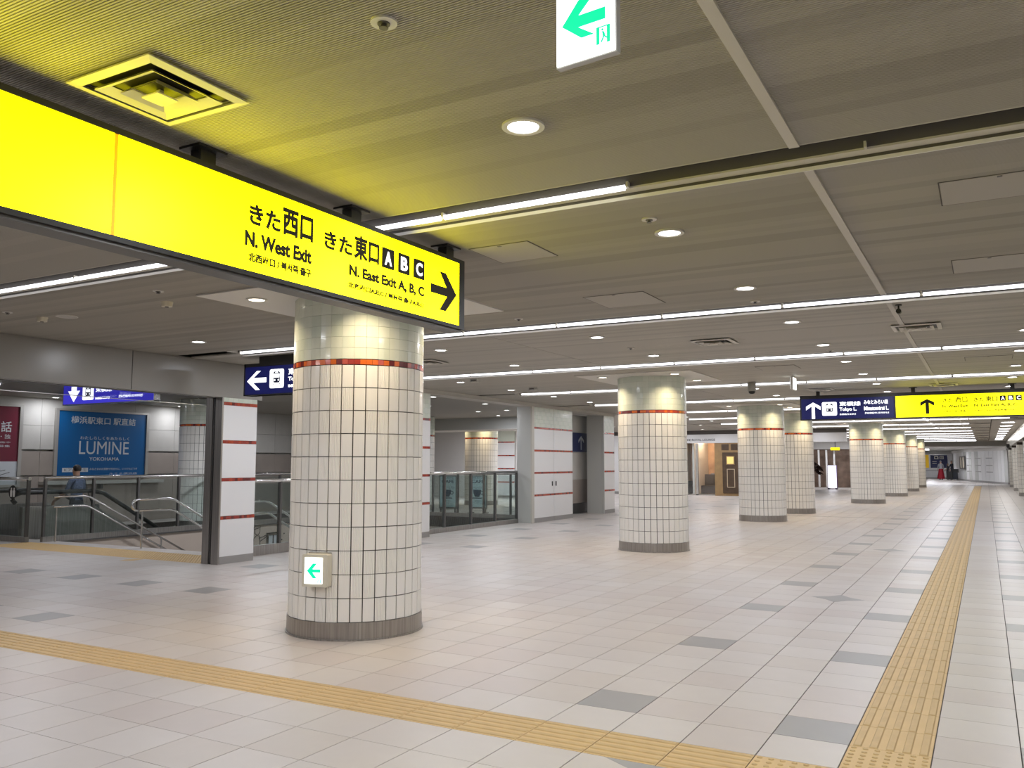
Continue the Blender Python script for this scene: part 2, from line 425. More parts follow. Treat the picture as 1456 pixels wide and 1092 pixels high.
for row, x, ys in (('in line with the column faces', -4.0, (1.22, 3.23, 9.29, 11.28, 17.3, 19.3, 32.0, 38.5, 39.7)), ('behind the columns', -6.29, (1.22, 3.23, 9.36, 11.39, 17.4, 19.4, 24.8, 29.5, 32, 35, 38, 41.8)), ('along the stair fascia', -8.5, (3.23, 7.26, 9.3, 11.3, 13.32, 15.26, 17.25, 19.26, 21.3, 24, 27, 30, 33, 36))):
    for k, y in enumerate(ys): downlight(x, y, '%s downlight of the row %s' % (ORD[k], row), P_DOWN*(1.5 if x < -8 and y < 12 else 1))

# ------------------------------------------------------------------ tiled columns
RC = 0.60; NS = 36; SEG = 2*PI/NS
def curved(b, a0, a1, z0, z1, r, rin, mi=0, n=2, bev=0.002):
    vs = []; fs = []
    for i in range(n+1):
        a = a0+(a1-a0)*i/n
        for rr, z in ((rin,z0),(r,z0+bev),(r,z1-bev),(rin,z1)): vs.append((rr*math.cos(a), rr*math.sin(a), z))
    for i in range(n):
        for q in range(3): fs.append((i*4+q, (i+1)*4+q, (i+1)*4+q+1, i*4+q+1))
    fs += [(0,1,2,3), tuple((n*4+3, n*4+2, n*4+1, n*4))]
    b.add(vs, fs, mi)
def ribbed_tile():
    b = MB(); g = 0.0046/RC; nr = 6; a0, a1 = -SEG/2+g, SEG/2-g; st = (a1-a0)/nr; ang = []
    for q in range(nr):
        s = a0+q*st; ang += [(s, 0), (s+st*.30, .0), (s+st*.5, -.0035), (s+st*.8, -.0035)]
    ang.append((a1, 0)); vs = []; fs = []
    for a, d in ang:
        for z in (.0025, .1975): vs.append(((RC+d)*math.cos(a), (RC+d)*math.sin(a), z))
    k = len(ang)
    for i in range(k-1): fs.append((2*i, 2*i+2, 2*i+3, 2*i+1))
    m = len(vs)
    for a in (a0, a1):
        for z in (.0025, .1975): vs.append(((RC-.012)*math.cos(a), (RC-.012)*math.sin(a), z))
    fs += [(m, 0, 1, m+1), (2*k-2, m+2, m+3, 2*k-1), (m+1, 1, 2*k-1, m+3), (0, m, m+2, 2*k-2)]
    b.add(vs, fs); return b
bb = MB(); g = .0046/RC; curved(bb, -SEG/2+g, SEG/2-g, .0025, .1975, RC, RC-.012); T_SM = bb.mesh('tile', WT)
T_RB = ribbed_tile().mesh('tile', WT)
T_GL = []
for k in range(2):
    bb = MB(); curved(bb, -SEG/2+.0012, SEG/2-.0012, .0008, .0985, RC-.001, RC-.012, bev=.001); T_GL.append(bb.mesh('glass_tile', GT[k]))
T_MO = []
for k in range(4):
    bb = MB(); curved(bb, -SEG/4+.0015, SEG/4-.0015, .001, .047, RC, RC-.012, n=1); T_MO.append(bb.mesh('mosaic_tile', MOS[k]))
bb = MB(); bb.cyl((0,0), RC-.011, 0.02, 2.985, 72, caps=True); CORE = bb.mesh('core', CGR)
for p in CORE.polygons: p.use_smooth = len(p.vertices) < 6
bb = MB(); bb.cyl((0,0), RC+.008, 0.0, .15, 72); bb.cyl((0,0), RC+.02, 0.0, .012, 72); BASE = bb.mesh('base_ring', STEEL)
def col_field(front, detail, seed):
    """joined tiles for the positions not built one by one"""
    rr = random.Random(seed); bt, bg2, bm = MB(), MB(), MB(); g = .0050/RC
    for s in range(NS):
        if s in front: continue
        a = s*SEG
        for r in range(11): curved(bt, a-SEG/2+g, a+SEG/2-g, .152+r*.2, .348+r*.2, RC, RC-.012)
        for r in range(6): curved(bg2, a-SEG/2+.0012, a+SEG/2-.0012, 2.401+r*.0975, 2.4975+r*.0975, RC-.001, RC-.012, rr.choice((0,0,1)), bev=.001)
        for q in (-1, 1): curved(bm, a+q*SEG/4-SEG/4+.0015, a+q*SEG/4+SEG/4-.0015, 2.352, 2.398, RC, RC-.012, rr.choice((0,0,1,2,3)), n=1)
    return bt.mesh('tile_field', WT), bg2.mesh('glass_tile_field', GT), bm.mesh('mosaic_field', MOS)
FULL = col_field((), 0, 5)
def column(x, y, label, parts=False, seed=1, light=True):
    t = thing('round_column', label, 'column', (x, y, 0), group='round tiled columns')
    link('core', CORE, t); link('base_ring', BASE, t)
    rr = random.Random(seed)
    if parts:
        s0 = int(round(math.atan2(-y, -x)/SEG)); front = {(s0+k) % NS for k in range(-10, 11)}
        for s in front:
            for r in range(11):
                link('tile', T_RB if rr.random() < .5 else T_SM, t, (0, 0, .15+r*.2), s*SEG)
            for r in range(6): link('glass_tile', rr.choice((T_GL[0], T_GL[0], T_GL[1])), t, (0, 0, 2.401+r*.0975), s*SEG)
            for q in (-1, 1): link('mosaic_tile', T_MO[rr.choice((0,0,1,1,2,2,3))], t, (0, 0, 2.351), s*SEG+q*SEG/4)
        fm = col_field(front, 0, seed)
    else: fm = FULL
    for nme, me in zip(('tile_field', 'glass_tile_field', 'mosaic_field'), fm): tag(link(nme, me, t), kind='stuff')
    return t
def col_plate(x, y, label, which, light=True, z=CZ):
    t = thing('ceiling_plate', label, 'ceiling plate', (x, y, z))
    boxobj('panel', PLATE, t, -1.02, 1.02, -1.0, 1.0, -0.014, 0.0)
    for k, (sx, sy) in enumerate(((-1,-1),(1,-1),(1,1),(-1,1))):
        downlight(x+sx*.65, y+sy*.63, 'warm downlight, %s corner of the plate around %s' % (('near outer','near inner','far inner','far outer')[k], which), P_WARM, z-.014, True, light)
COLS = [(-5.11, 6.24, 'nearest of the round white-tiled columns, carrying a small green arrow box', True, 'the nearest column'),
        (-5.13, 14.34, 'second nearest round white-tiled column, standing alone on the open floor', True, 'the second column'),
        (-5.17, 22.86, 'third round white-tiled column, standing before the dark panelled lounge door', False, 'the third column'),
        (-5.13, 26.86, 'round white-tiled column half hidden behind the third column', False, 'the fourth column'),
        (-3.93, 34.7, 'round white-tiled column under the blue half of the far sign', False, 'the fifth column'),
        (-3.76, 42.7, 'round white-tiled column just behind the one below the blue sign', False, 'the sixth column'),
        (-3.78, 50.7, 'second farthest slim-looking round white-tiled column', False, 'the seventh column'),
        (-3.87, 58.7, 'farthest round white-tiled column, beside the yellow wall poster', False, 'the eighth column')]
for k, (x, y, l, p, wh) in enumerate(COLS):
    column(x, y, l, p, 11+k)
    col_plate(x, y-.05, 'pale square ceiling plate around the top of %s' % wh, wh)
for k, (x, y, l, wh) in enumerate(((-16.37, 14.3, 'shaded round tiled column beside the blue wall poster', 'the stair hall column'),
                    (-16.25, 22.8, 'round tiled column at the far end of the stairwell fence', 'the fence column'),
                    (-16.0, 26.5, 'round tiled column lit yellow behind the two cafe boards', 'the column behind the cafe boards'))):
    column(x, y, l, False, 31+k)
    if k == 2: col_plate(x, y-.05, 'pale square ceiling plate around the top of %s' % wh, wh)

# ------------------------------------------------------------------ hanging signs
def hanger(t, x, y, zt=CZ, zb=2.9):
    q = MB(); q.box(x-.035, x+.035, y-.045, y+.045, zb, zt); q.box(x-.07, x+.07, y-.085, y+.085, zt-.012, zt); q.build('hanger', SOOT, t)
def train_icon(t, M, u0, u1, v0, v1, d):
    sy = poly(rrect(u0, u1, v0, v1, (u1-u0)*.1), SWHITE, t, M, 'train_symbol', d+.002, d)
    w, h = u1-u0, v1-v0; X = lambda a: u0+w*a; Y = lambda a: v0+h*a
    q = MB()
    q.prism(rrect(X(.27), X(.73), Y(.28), Y(.88), w*.1), d+.0021, d+.004, 0, M)
    q.prism(rrect(X(.30), X(.70), Y(.54), Y(.76), w*.03), d+.0041, d+.005, 1, M)
    q.prism(rrect(X(.40), X(.60), Y(.80), Y(.85), w*.02), d+.0041, d+.005, 1, M)
    for c in (.37, .63): q.prism([(X(c)+w*.05*math.cos(a*PI/6), Y(.42)+w*.05*math.sin(a*PI/6)) for a in range(12)], d+.0041, d+.005, 1, M)
    for s in (-1, 1): q.prism([(X(.5+s*.15), Y(.28)), (X(.5+s*.19), Y(.28)), (X(.5+s*.30), Y(.12)), (X(.5+s*.26), Y(.12))][::s], d+.0021, d+.004, 0, M)
    q.build('train_picture', [SNAVYD, SWHITE], sy)
SNAVYD = mat('symbol_navy', (0.012, 0.014, 0.05), 0.5)
INK = mat('sign_ink', (0.022, 0.018, 0.008), 0.6)
INKB = mat('sign_ink_small', (0.05, 0.042, 0.0), 0.6)
# big yellow exit sign, parallel to the corridor, face towards +X
t = thing('exit_sign', 'long yellow illuminated exit sign hanging in front of the nearest column', 'sign')
SX = -3.16; ya, yb = -0.42, 4.985; zb, zt = 2.425, 2.915
q = MB()
q.box(SX-.14, SX+.006, ya, yb, zt-.028, zt); q.box(SX-.14, SX+.006, ya, yb, zb, zb+.024); q.box(SX-.14, SX+.006, yb-.062, yb, zb+.024, zt-.028); q.box(SX-.14, SX+.006, ya, ya+.05, zb+.024, zt-.028)
q.build('frame', SOOT, t)
boxobj('lower_rail', mat('sign_rail', (0.10, 0.095, 0.085), .35, metal=.4), t, SX-.125, SX-.012, ya+.02, yb-.02, zb-.014, zb)
boxobj('back_panel', SOOT, t, SX-.13, SX-.02, ya+.05, yb-.06, zb+.024, zt-.028)
boxobj('lit_face', YEL, t, SX-.012, SX, 2.245, yb-.062, zb+.024, zt-.028)
boxobj('lit_face', YEL, t, SX-.012, SX, ya+.05, 2.225, zb+.024, zt-.028)
boxobj('face_joint', YELE, t, SX-.012, SX-.001, 2.225, 2.245, zb+.024, zt-.028)
for y in (0.55, 1.65, 2.75, 3.85, 4.86): hanger(t, SX-.07, y)
M = frame_x(SX+.0005)
text('きた', t, M, 2.985, 3.20, 2.690, 2.795, INK, .036); text('西口', t, M, 3.215, 3.445, 2.690, 2.835, INK, .036)
text('N. West Exit', t, M, 2.960, 3.437, 2.572, 2.652, INK, .045)
text('北西出口 / 북서쪽 출구', t, M, 2.985, 3.437, 2.498, 2.545, INKB, .045)
text('きた', t, M, 3.535, 3.775, 2.690, 2.792, INK, .036); text('東口', t, M, 3.79, 4.025, 2.685, 2.830, INK, .036)
for k, ch in enumerate('ABC'):
    u = 4.052+k*.164; lb = poly(rrect(u, u+.122, 2.686, 2.812, .006), INK, t, M, 'letter_box', .003)
    text(ch, lb, M, u+.026, u+.096, 2.706, 2.792, SWHITE, .03, depth=.005)
text('N. East Exit A, B, C', t, M, 3.752, 4.502, 2.566, 2.642, INK, .045)
text('北东出口A,B,C / 북동쪽 출구A,B,C', t, M, 3.742, 4.500, 2.502, 2.540, INKB, .045)
poly([(4.575,2.685),(4.765,2.685),(4.680,2.785),(4.755,2.785),(4.888,2.655),(4.755,2.522),(4.680,2.522),(4.770,2.625),(4.575,2.625)][::-1], INK, t, M, 'arrow', .003)
# far sign across the corridor: blue and yellow
YF = 18.5
def cross_sign(name, label, y, xa, xb, zb, zt):
    t = thing(name, label, 'sign')
    q = MB(); q.box(xa, xb, y, y+.16, zt-.07, zt); q.box(xa, xb, y, y+.16, zb, zb+.016); q.box(xa, xa+.03, y, y+.16, zb, zt); q.box(xb-.03, xb, y, y+.16, zb, zt); q.box(xa+.03, xb-.03, y+.03, y+.15, zb, zt)
    q.build('frame', SOOT, t)
    return t
t = cross_sign('exit_sign', 'far overhead sign, half navy and half yellow, hanging across the corridor', YF, -3.36, 2.6, 2.39, 2.90)
boxobj('lit_face', NAVY, t, -3.33, -1.55, YF-.002, YF+.03, 2.406, 2.83)
boxobj('lit_face', emis('sign_yellow_far', (1.0, 0.92, 0.0), 1.7), t, -1.52, 2.57, YF-.002, YF+.03, 2.406, 2.83)
for x in (-3.0, -1.2, 0.5, 2.2): hanger(t, x, YF+.08)
M = frame_y(YF-.0025)
poly(arrow_pts(-3.095, 2.585, .34, PI/2, t=.062, head=.38), SWHITE, t, M, 'arrow', .003)
train_icon(t, M, -2.92, -2.63, 2.475, 2.755, 0)
text('東横線', t, M, -2.58, -2.17, 2.665, 2.755, SWHITE, .02); text('Tokyo L.', t, M, -2.58, -2.25, 2.545, 2.635, SWHITE, .02); text('东横线/도요코선', t, M, -2.58, -2.27, 2.478, 2.515, SWHITE, .01)
text('みなとみらい線', t, M, -2.11, -1.66, 2.685, 2.775, SWHITE, .02); text('Minatomirai L.', t, M, -2.11, -1.65, 2.565, 2.645, SWHITE, .02); text('港未来线/미나토미라이선', t, M, -2.10, -1.65, 2.490, 2.528, SWHITE, .01)
poly(arrow_pts(-0.955, 2.610, .29, PI/2, t=.062, head=.38), INK, t, M, 'arrow', .003)
INKF = mat('sign_ink_faded', (0.03, 0.025, 0.0), .6)
text('きた', t, M, -.68, -.50, 2.675, 2.755, INKF, .02); text('西口', t, M, -.46, -.255, 2.672, 2.775, INKF, .02)
text('N. West Exit', t, M, -.69, -.25, 2.57, 2.63, INKF, .03); text('北西出口/북서쪽 출구', t, M, -.68, -.25, 2.485, 2.52, INKF, .03)
text('きた', t, M, -.15, .03, 2.675, 2.755, INKF, .02); text('東口', t, M, .05, .245, 2.672, 2.775, INKF, .02)
for k, ch in enumerate('ABC'):
    u = .285+k*.13; lb = poly(rrect(u, u+.098, 2.675, 2.775, .005), INK, t, M, 'letter_box', .003)
    text(ch, lb, M, u+.02, u+.08, 2.692, 2.760, SWHITE, .03, depth=.005)
text('N. East Exit A, B, C', t, M, -.15, .56, 2.57, 2.63, INKF, .03); text('北东出口A,B,C/북동쪽 출구A,B,C', t, M, -.15, .56, 2.485, 2.52, INKF, .03)
# navy train sign half hidden by the nearest column
YL = 8.7
t = cross_sign('train_sign', 'navy sign with left arrow and train symbol, half hidden behind the nearest column', YL, -9.22, -6.9, 2.445, 2.90)
boxobj('lit_face', NAVY, t, -9.19, -6.93, YL-.002, YL+.03, 2.461, 2.85)
q = MB(); q.box(-8.95, -7.1, YL+.02, YL+.10, 2.9, CZ); q.build('hanger', SOOT, t)
M = frame_y(YL-.0025)
poly([(-9.15,2.650),(-8.965,2.79),(-8.89,2.79),(-9.035,2.692),(-8.78,2.692),(-8.78,2.625),(-9.035,2.625),(-8.90,2.52),(-8.98,2.52)][::-1], SWHITE, t, M, 'arrow', .003)
train_icon(t, M, -8.715, -8.45, 2.535, 2.80, 0)
text('東横線', t, M, -8.37, -7.95, 2.71, 2.80, SWHITE, .02); text('Tokyo L.', t, M, -8.37, -8.0, 2.61, 2.68, SWHITE, .02); text('东横线/도요코선', t, M, -8.37, -8.0, 2.535, 2.575, SWHITE, .01)
# hall sign beyond the stair fascia
YH = 10.0
t = thing('stair_sign', 'blue illuminated sign with down arrow beyond the fascia above the stairs', 'sign')
xa, xb, zb, zt = -15.40, -12.78, 2.585, 2.97
q = MB(); q.box(xa, xb, YH, YH+.12, zb, zb+.015); q.box(xa, xa+.02, YH, YH+.12, zb, zt); q.box(xb-.02, xb, YH, YH+.12, zb, zt); q.box(xa+.02, xb-.02, YH+.03, YH+.12, zb+.015, zt); q.box(xa+.5, xa+.6, YH+.04, YH+.08, zt, 3.0); q.box(xb-.6, xb-.5, YH+.04, YH+.08, zt, 3.0)
q.build('frame', STEELB, t)
boxobj('lit_face', NAVYB, t, xa+.02, xb-.02, YH-.002, YH+.03, zb+.015, zt-.01)
M = frame_y(YH-.0025)
poly([(-15.24,2.85),(-15.06,2.64),(-14.88,2.85),(-14.98,2.85),(-14.98,2.93),(-15.14,2.93),(-15.14,2.85)], SWHITE, t, M, 'arrow', .003)
train_icon(t, M, -14.80, -14.47, 2.665, 2.93, 0)
text('东横线/도요코선', t, M, -14.42, -14.0, 2.665, 2.715, SWHITE, .02); text('東横線', t, M, -14.42, -13.95, 2.80, 2.92, SWHITE, .02); text('港未来线/미나토미라이선', t, M, -13.75, -13.1, 2.675, 2.725, SWHITE, .02); text('みなとみらい線', t, M, -13.75, -13.0, 2.80, 2.92, SWHITE, .02)
# exit light hanging from the ceiling close to the camera
t = thing('exit_light', 'white emergency exit light with green arrow hanging close to the camera', 'sign', (-0.985, 2.22, 0), math.radians(-6))
t['_'] = 0; del t['_']
boxobj('housing', mat('exit_housing', (.45,.44,.43), .4), t, -.103, .103, .003, .026, 2.69, 2.955)
boxobj('lit_face', EWHITE, t, -.0985, .0985, -.003, .003, 2.694, 2.95)
boxobj('bracket', PLATE, t, -.03, .03, .005, .03, 2.955, 3.0)
M = frame_y(-.0035)
poly([(-.078,2.812),(-.012,2.760),(.032,2.760),(-.022,2.796),(.070,2.796),(.070,2.832),(-.022,2.832),(.028,2.880),(-.020,2.880)], EGREEN, t, M, 'arrow', .002)
q = MB()
for r in ((.040,.050,2.722,2.773),(.075,.085,2.722,2.773),(.040,.085,2.772,2.775)): q.prism([(r[0],r[2]),(r[1],r[2]),(r[1],r[3]),(r[0],r[3])], 0, .002, 0, M)
q.prism([(.0585,2.760),(.066,2.757),(.070,2.742),(.062,2.742)][::-1], 0, .002, 0, M); q.prism([(.062,2.744),(.066,2.742),(.058,2.726),(.054,2.727)][::-1], 0, .002, 0, M); q.prism([(.064,2.744),(.069,2.744),(.078,2.736),(.072,2.735)][::-1], 0, .002, 0, M)
q.prism([(.060+.0035*math.cos(a*PI/4), 2.7645+.0035*math.sin(a*PI/4)) for a in range(8)], 0, .002, 0, M)
q.build('running_figure', EGREEN, t)
# exit light far up the ceiling, edge on
t = thing('exit_light', 'small emergency exit light seen edge-on before the far sign', 'sign', (-2.86, 15.2, 0), math.radians(90))
boxobj('housing', PLATE, t, -.15, .15, -.02, .02, 2.76, 2.98); boxobj('lit_face', EWHITE, t, -.14, .14, -.024, -.02, 2.77, 2.97); boxobj('lit_face', EWHITE, t, -.14, .14, .02, .024, 2.77, 2.97); boxobj('bracket', PLATE, t, -.02, .02, -.012, .012, 2.98, 3.0)
# green arrow box on the nearest column
ac = Vector((-5.11, 6.24, 0)); aa = math.atan2(-6.24, 5.11) - math.radians(30.5)
t = thing('exit_box', 'cream exit box with green arrow fixed low on the nearest column', 'sign', (ac.x+.60*math.cos(aa), ac.y+.60*math.sin(aa), .59), aa+PI/2+math.radians(6))
cream = mat('cream_plastic', (.66,.62,.50), .45)
q = MB(); q.prism(rrect(-.118, .118, -.135, .135, .012), .03, .11, M=Matrix(((1,0,0,0),(0,0,-1,.02),(0,1,0,0),(0,0,0,1)))); q.build('housing', cream, t)
boxobj('back_plate', STEELB, t, -.10, .112, -.01, .03, -.145, .147)
M = frame_y(-.0905)
poly(rrect(-.092, .072, -.108, .110, .004), EWHITE, t, M, 'lit_face', .003)
poly([(-.07,0.0),(-.015,-.062),(.022,-.062),(-.018,-.013),(.055,-.013),(.055,.014),(-.018,.014),(.022,.062),(-.015,.062)], EGREEN, t, M, 'arrow', .005)
poly([(.03,-.10),(.038,-.10),(.038,-.068),(.03,-.068)], EGREEN, t, M, 'door_symbol', .005); poly([(.055,-.10),(.063,-.10),(.063,-.068),(.055,-.068)], EGREEN, t, M, 'door_symbol', .005)

# ------------------------------------------------------------------ small ceiling fittings
def vent(x, y, label, s=.245):
    t = thing('air_diffuser', label, 'vent', (x, y, CZ))
    PV = mat('vent_paint', (.60,.57,.50), .45)
    def fr(name, ro, ri, zo, zi, m=PV):
        q = MB(); vs = [(-ro,-ro,zo),(ro,-ro,zo),(ro,ro,zo),(-ro,ro,zo),(-ri,-ri,zi),(ri,-ri,zi),(ri,ri,zi),(-ri,ri,zi)]
        fs = [(0,1,5,4),(1,2,6,5),(2,3,7,6),(3,0,4,7)]
        v2 = [(a,b2,c+.006) for a,b2,c in vs]
        q.add(vs, [f[::-1] for f in fs]); q.add(v2, fs); q.build(name, m, t)
    boxobj('duct', BLACK, t, -s*.82, s*.82, -s*.82, s*.82, -.004, -.001)
    fr('frame', s, s*.83, -.016, -.022); fr('cone', s*.70, s*.52, -.03, -.008); fr('cone', s*.43, s*.31, -.034, -.010)
    boxobj('centre_plate', PV, t, -s*.2, s*.2, -s*.2, s*.2, -.042, -.036)
    q = MB(); q.box(-.01, .01, -.01, .01, -.036, 0); q.build('stem', PV, t)
vent(-2.85, 2.20, 'large square air diffuser lit yellow above the big exit sign')
vent(-2.87, 10.32, 'square air diffuser beyond the second light strip, over the open floor')
vent(-.60, 10.25, 'square air diffuser straddling the pale ceiling seam trim')
vent(-7.2, 10.35, 'square air diffuser beside the nearest column, past the navy sign')
vent(-2.87, 18.1, 'square air diffuser just above the blue half of the far sign')
vent(-.64, 18.1, 'square air diffuser just above the yellow half of the far sign')
def hatch(x0, x1, y0, y1, label):
    t = thing('access_panel', label, 'ceiling hatch', ((x0+x1)/2, (y0+y1)/2, CZ)); hx, hy = (x1-x0)/2, (y1-y0)/2
    q = MB()
    for b2 in ((-hx,hx,-hy,-hy+.006),(-hx,hx,hy-.006,hy),(-hx,-hx+.006,-hy,hy),(hx-.006,hx,-hy,hy)): q.box(*b2, -.003, 0)
    q.build('rim', CEILD, t); boxobj('lid', CEILP[3], t, -hx+.008, hx-.008, -hy+.008, hy-.008, -.004, 0); boxobj('latch', STEELD, t, -.012, .012, -hy+.02, -hy+.04, -.007, -.004)
hatch(-3.12, -2.65, 4.98, 5.46, 'thin-edged ceiling hatch lit yellow beyond the end of the big exit sign')
hatch(-3.14, -2.56, 6.97, 7.58, 'thin-edged ceiling hatch before the second light strip, under plain panels')
hatch(-.16, .42, 4.99, 5.46, 'thin-edged ceiling hatch just beyond the unlit end of the first strip')
hatch(-.16, .34, 7.0, 7.5, 'thin-edged ceiling hatch just before the second strip, beyond the seam trim')
hatch(-3.1, -2.5, 13.4, 13.95, 'thin-edged ceiling hatch between the third and fourth strips')
hatch(-.2, .4, 13.6, 14.1, 'thin-edged ceiling hatch beyond the seam trim, nearer than the far sign')
def sprinkler(x, y, label):
    t = thing('sprinkler', label, 'sprinkler', (x, y, CZ)); q = MB(); q.ring((0,0), .022, .046, -.008, 0, 20); q.build('ring', PLATE, t)
    q = MB(); q.cyl((0,0), .022, -.012, 0, 14); q.cyl((0,0), .010, -.022, -.012, 12); q.cyl((0,0), .016, -.025, -.022, 12); q.build('nozzle', STEELD, t)
for x, y, l in ((-1.73,2.21,'nearest ceiling sprinkler with a white ring, beside the exit light'), (-1.75,4.89,'ceiling sprinkler just before the second large downlight'), (-1.81,7.91,'ceiling sprinkler just past the third large downlight'),
                (-6.28,4.91,'ceiling sprinkler before the cream smoke detector under the big sign'), (-8.5,4.89,'ceiling sprinkler beside the lit first strip, above the stair fascia'), (-4.0,10.4,'small ceiling sprinkler between two downlights beyond the second strip'), (-1.75,11.9,'small ceiling sprinkler between the third strip and a downlight'), (-6.29,12.6,'small ceiling sprinkler past the third strip, between grey sensor boxes'), (-4.2,6.2+1.5,'small ceiling sprinkler past the plate of the nearest column')): sprinkler(x, y, l)
def smoke(x, y, label):
    t = thing('smoke_detector', label, 'detector', (x, y, CZ)); q = MB(); q.cyl((0,0), .055, -.012, 0, 20); q.build('base', cream, t); q = MB(); q.cyl((0,0), .048, -.045, -.012, 20, r1=.052); q.build('cap', cream, t); q = MB(); q.cyl((0,0), .018, -.052, -.045, 12); q.build('sensor', STEELD, t)
smoke(-6.65, 5.3, 'cream smoke detector on the ceiling beyond the bottom of the big sign'); smoke(-8.5, 5.25, 'cream smoke detector on the ceiling above the stair fascia')
def sensor(x, y, label):
    t = thing('ceiling_sensor', label, 'sensor', (x, y, CZ)); boxobj('box', GREY, t, -.07, .07, -.05, .05, -.05, 0); boxobj('lens', STEELD, t, -.05, .05, -.053, -.05, -.04, -.02)
sensor(-7.99, 13.0, 'small grey sensor box on the ceiling past the third strip'); sensor(-7.86, 15.0, 'small grey sensor box on the ceiling near the cupboard doors')
t = thing('ceiling_speaker', 'round slotted ceiling speaker beside a smoke detector above the fascia', 'speaker', (-8.21, 5.33, CZ)); q = MB(); q.ring((0,0), .09, .105, -.008, 0, 24); q.build('ring', PLATE, t)
q = MB(); q.cyl((0,0), .09, -.003, 0, 24); q.build('cone', STEELD, t)
q = MB()
for k in range(-3, 4): q.box(-math.sqrt(.09**2-(k*.024)**2), math.sqrt(.09**2-(k*.024)**2), k*.024-.006, k*.024+.006, -.007, -.003)
q.build('grille', PLATE, t)
t = thing('dome_camera', 'grey cylindrical dome security camera hanging before the third column', 'camera', (-3.75, 15.95, CZ)); q = MB(); q.cyl((0,0), .075, -.17, 0, 24); q.build('housing', mat('camera_grey', (.33,.32,.29), .4), t, smooth=True)
q = MB()
for i in range(4): q.cyl((0,0), .06*math.cos(i*PI/8), -.17-.05*math.sin((i+1)*PI/8), -.17-.05*math.sin(i*PI/8), 20, r1=.06*math.cos(i*PI/8))
q.build('dome', BLACK, t)
t = thing('spot_camera', 'tiny black spot camera under the ceiling beside the seam trim', 'camera', (-.66, 8.75, CZ)); q = MB(); q.cyl((0,0), .03, -.012, 0, 14); q.cyl((0,0), .008, -.045, -.012, 8); q.build('mount', SOOT, t); q = MB(); q.tube([(0,-.03,-.065),(0,.03,-.065)], .024, 12); q.build('body', BLACK, t)

# ------------------------------------------------------------------ stair side wall (plane x = -9.95): fascia, pillars, cupboard doors
WX = -9.95
fas = struct('wall_fascia')
for ya, yb in ((-9, 2.4), (2.405, 7.415), (7.425, 9.78)):
    boxobj('panel', mat('fascia_panel', (.27,.255,.23), .28, spec=.4), fas, WX-.06, WX, ya, yb, 2.475, CZ)
boxobj('backing', GREY, fas, WX-.30, WX-.06, -2.9, 9.78, 2.475, CZ)
boxobj('shutter_slot', STEELD, fas, WX-.19, WX-.12, -2.9, 8.9, 2.468, 2.476)
boxobj('smoke_screen', GLS, fas, WX-.245, WX-.24, -2.9, 8.9, 2.36, 2.475)
boxobj('screen_edge', STEELB, fas, WX-.25, WX-.235, -2.9, 8.9, 2.352, 2.36)
def mosaic_row(parent, face, u0, u1, z, h=.05, plane=WX, step=.05):
    q = MB(); rr = random.Random(int(u0*100)+int(z*100)); u = u0; n = max(1, int(round((u1-u0)/step))); st = (u1-u0)/n
    for k in range(n):
        a, b2 = u0+k*st+.001, u0+(k+1)*st-.001
        if face == 'x': q.box(plane-.004, plane+.004, a, b2, z, z+h-.002, rr.choice((0,0,2,3,3)))
        else: q.box(a, b2, plane-.004, plane+.004, z, z+h-.002, rr.choice((0,0,2,3,3)))
    q.build('mosaic_stripe', MOS, parent)
ZS = (.655, 1.22, 1.785, 2.36)
def stripe_panels(t, ya, yb, plane, top, depth=.06, name='panel', zb=.11):
    """white panel courses with mosaic stripes between, pale green glass above"""
    z = zb
    for s in ZS:
        boxobj(name, WHITE, t, plane-depth, plane, ya, yb, z+.001, s)
        mosaic_row(t, 'x', ya, yb, s, plane=plane); z = s+.05
    if top > z+.05:
        n = max(1, int(round((yb-ya)/.1))); q = MB(); st = (yb-ya)/n; k = 0
        while z < top-.01:
            zt2 = min(z+.1, top)
            for c in range(n): q.box(plane-.02, plane, ya+c*st+.0008, ya+(c+1)*st-.0008, z+.0008, zt2-.0008, (c+k) % 3 == 0)
            z += .1; k += 1
        tag(q.build('glass_tile_field', GT, t), kind='stuff'); boxobj('backing', GREY, t, plane-depth, plane-.02, ya, yb, ZS[-1]+.05, top)
    boxobj('skirting', SKIRT, t, plane-depth, plane+.004, ya, yb, 0.0, zb)
def pillar(label, ya, yb, top, steel=True, side=.34):
    t = tag(thing('wall_pillar', label, 'pillar'), None)
    stripe_panels(t, ya+.03, yb, WX, top)
    boxobj('core', GREY, t, WX-side, WX-.06, ya+.03, yb, 0, top)
    if steel:
        boxobj('steel_jamb', STEEL, t, WX-.14, WX+.002, ya, ya+.03, 0, top); boxobj('steel_jamb', STEEL, t, WX-side, WX-.20, ya, ya+.03, 0, top)
        boxobj('shutter_groove', BLACK, t, WX-.20, WX-.14, ya+.015, ya+.03, 0, top); boxobj('groove_rail', STEELD, t, WX-.178, WX-.165, ya+.002, ya+.016, 0, top)
    else:
        boxobj('grey_jamb', GREY, t, WX-side, WX-.07, ya, ya+.03, 0, top); boxobj('grey_jamb', GREY, t, WX-.065, WX+.002, ya, ya+.03, 0, top)
    return t
pillar('white striped pillar with a brown steel side, standing at the stair opening', 8.98, 9.68, 2.475)
pillar('narrow white striped pillar peeping past the edge of the nearest column', 13.66, 14.45, 2.93, False)
pillar('narrow white striped pillar at the open end of the recess', 23.55, 24.36, 2.93, False, .55)
# slim jamb pillar left of the cupboard doors
t = thing('wall_pillar', 'plain grey pillar between the glass railing and the cupboard doors', 'pillar')
boxobj('core', GREY, t, WX-.34, WX-.03, 18.92, 19.06, 0, 2.93); boxobj('edge_strip', TRIM, t, WX-.03, WX+.004, 18.92, 19.06, 0, 2.93)
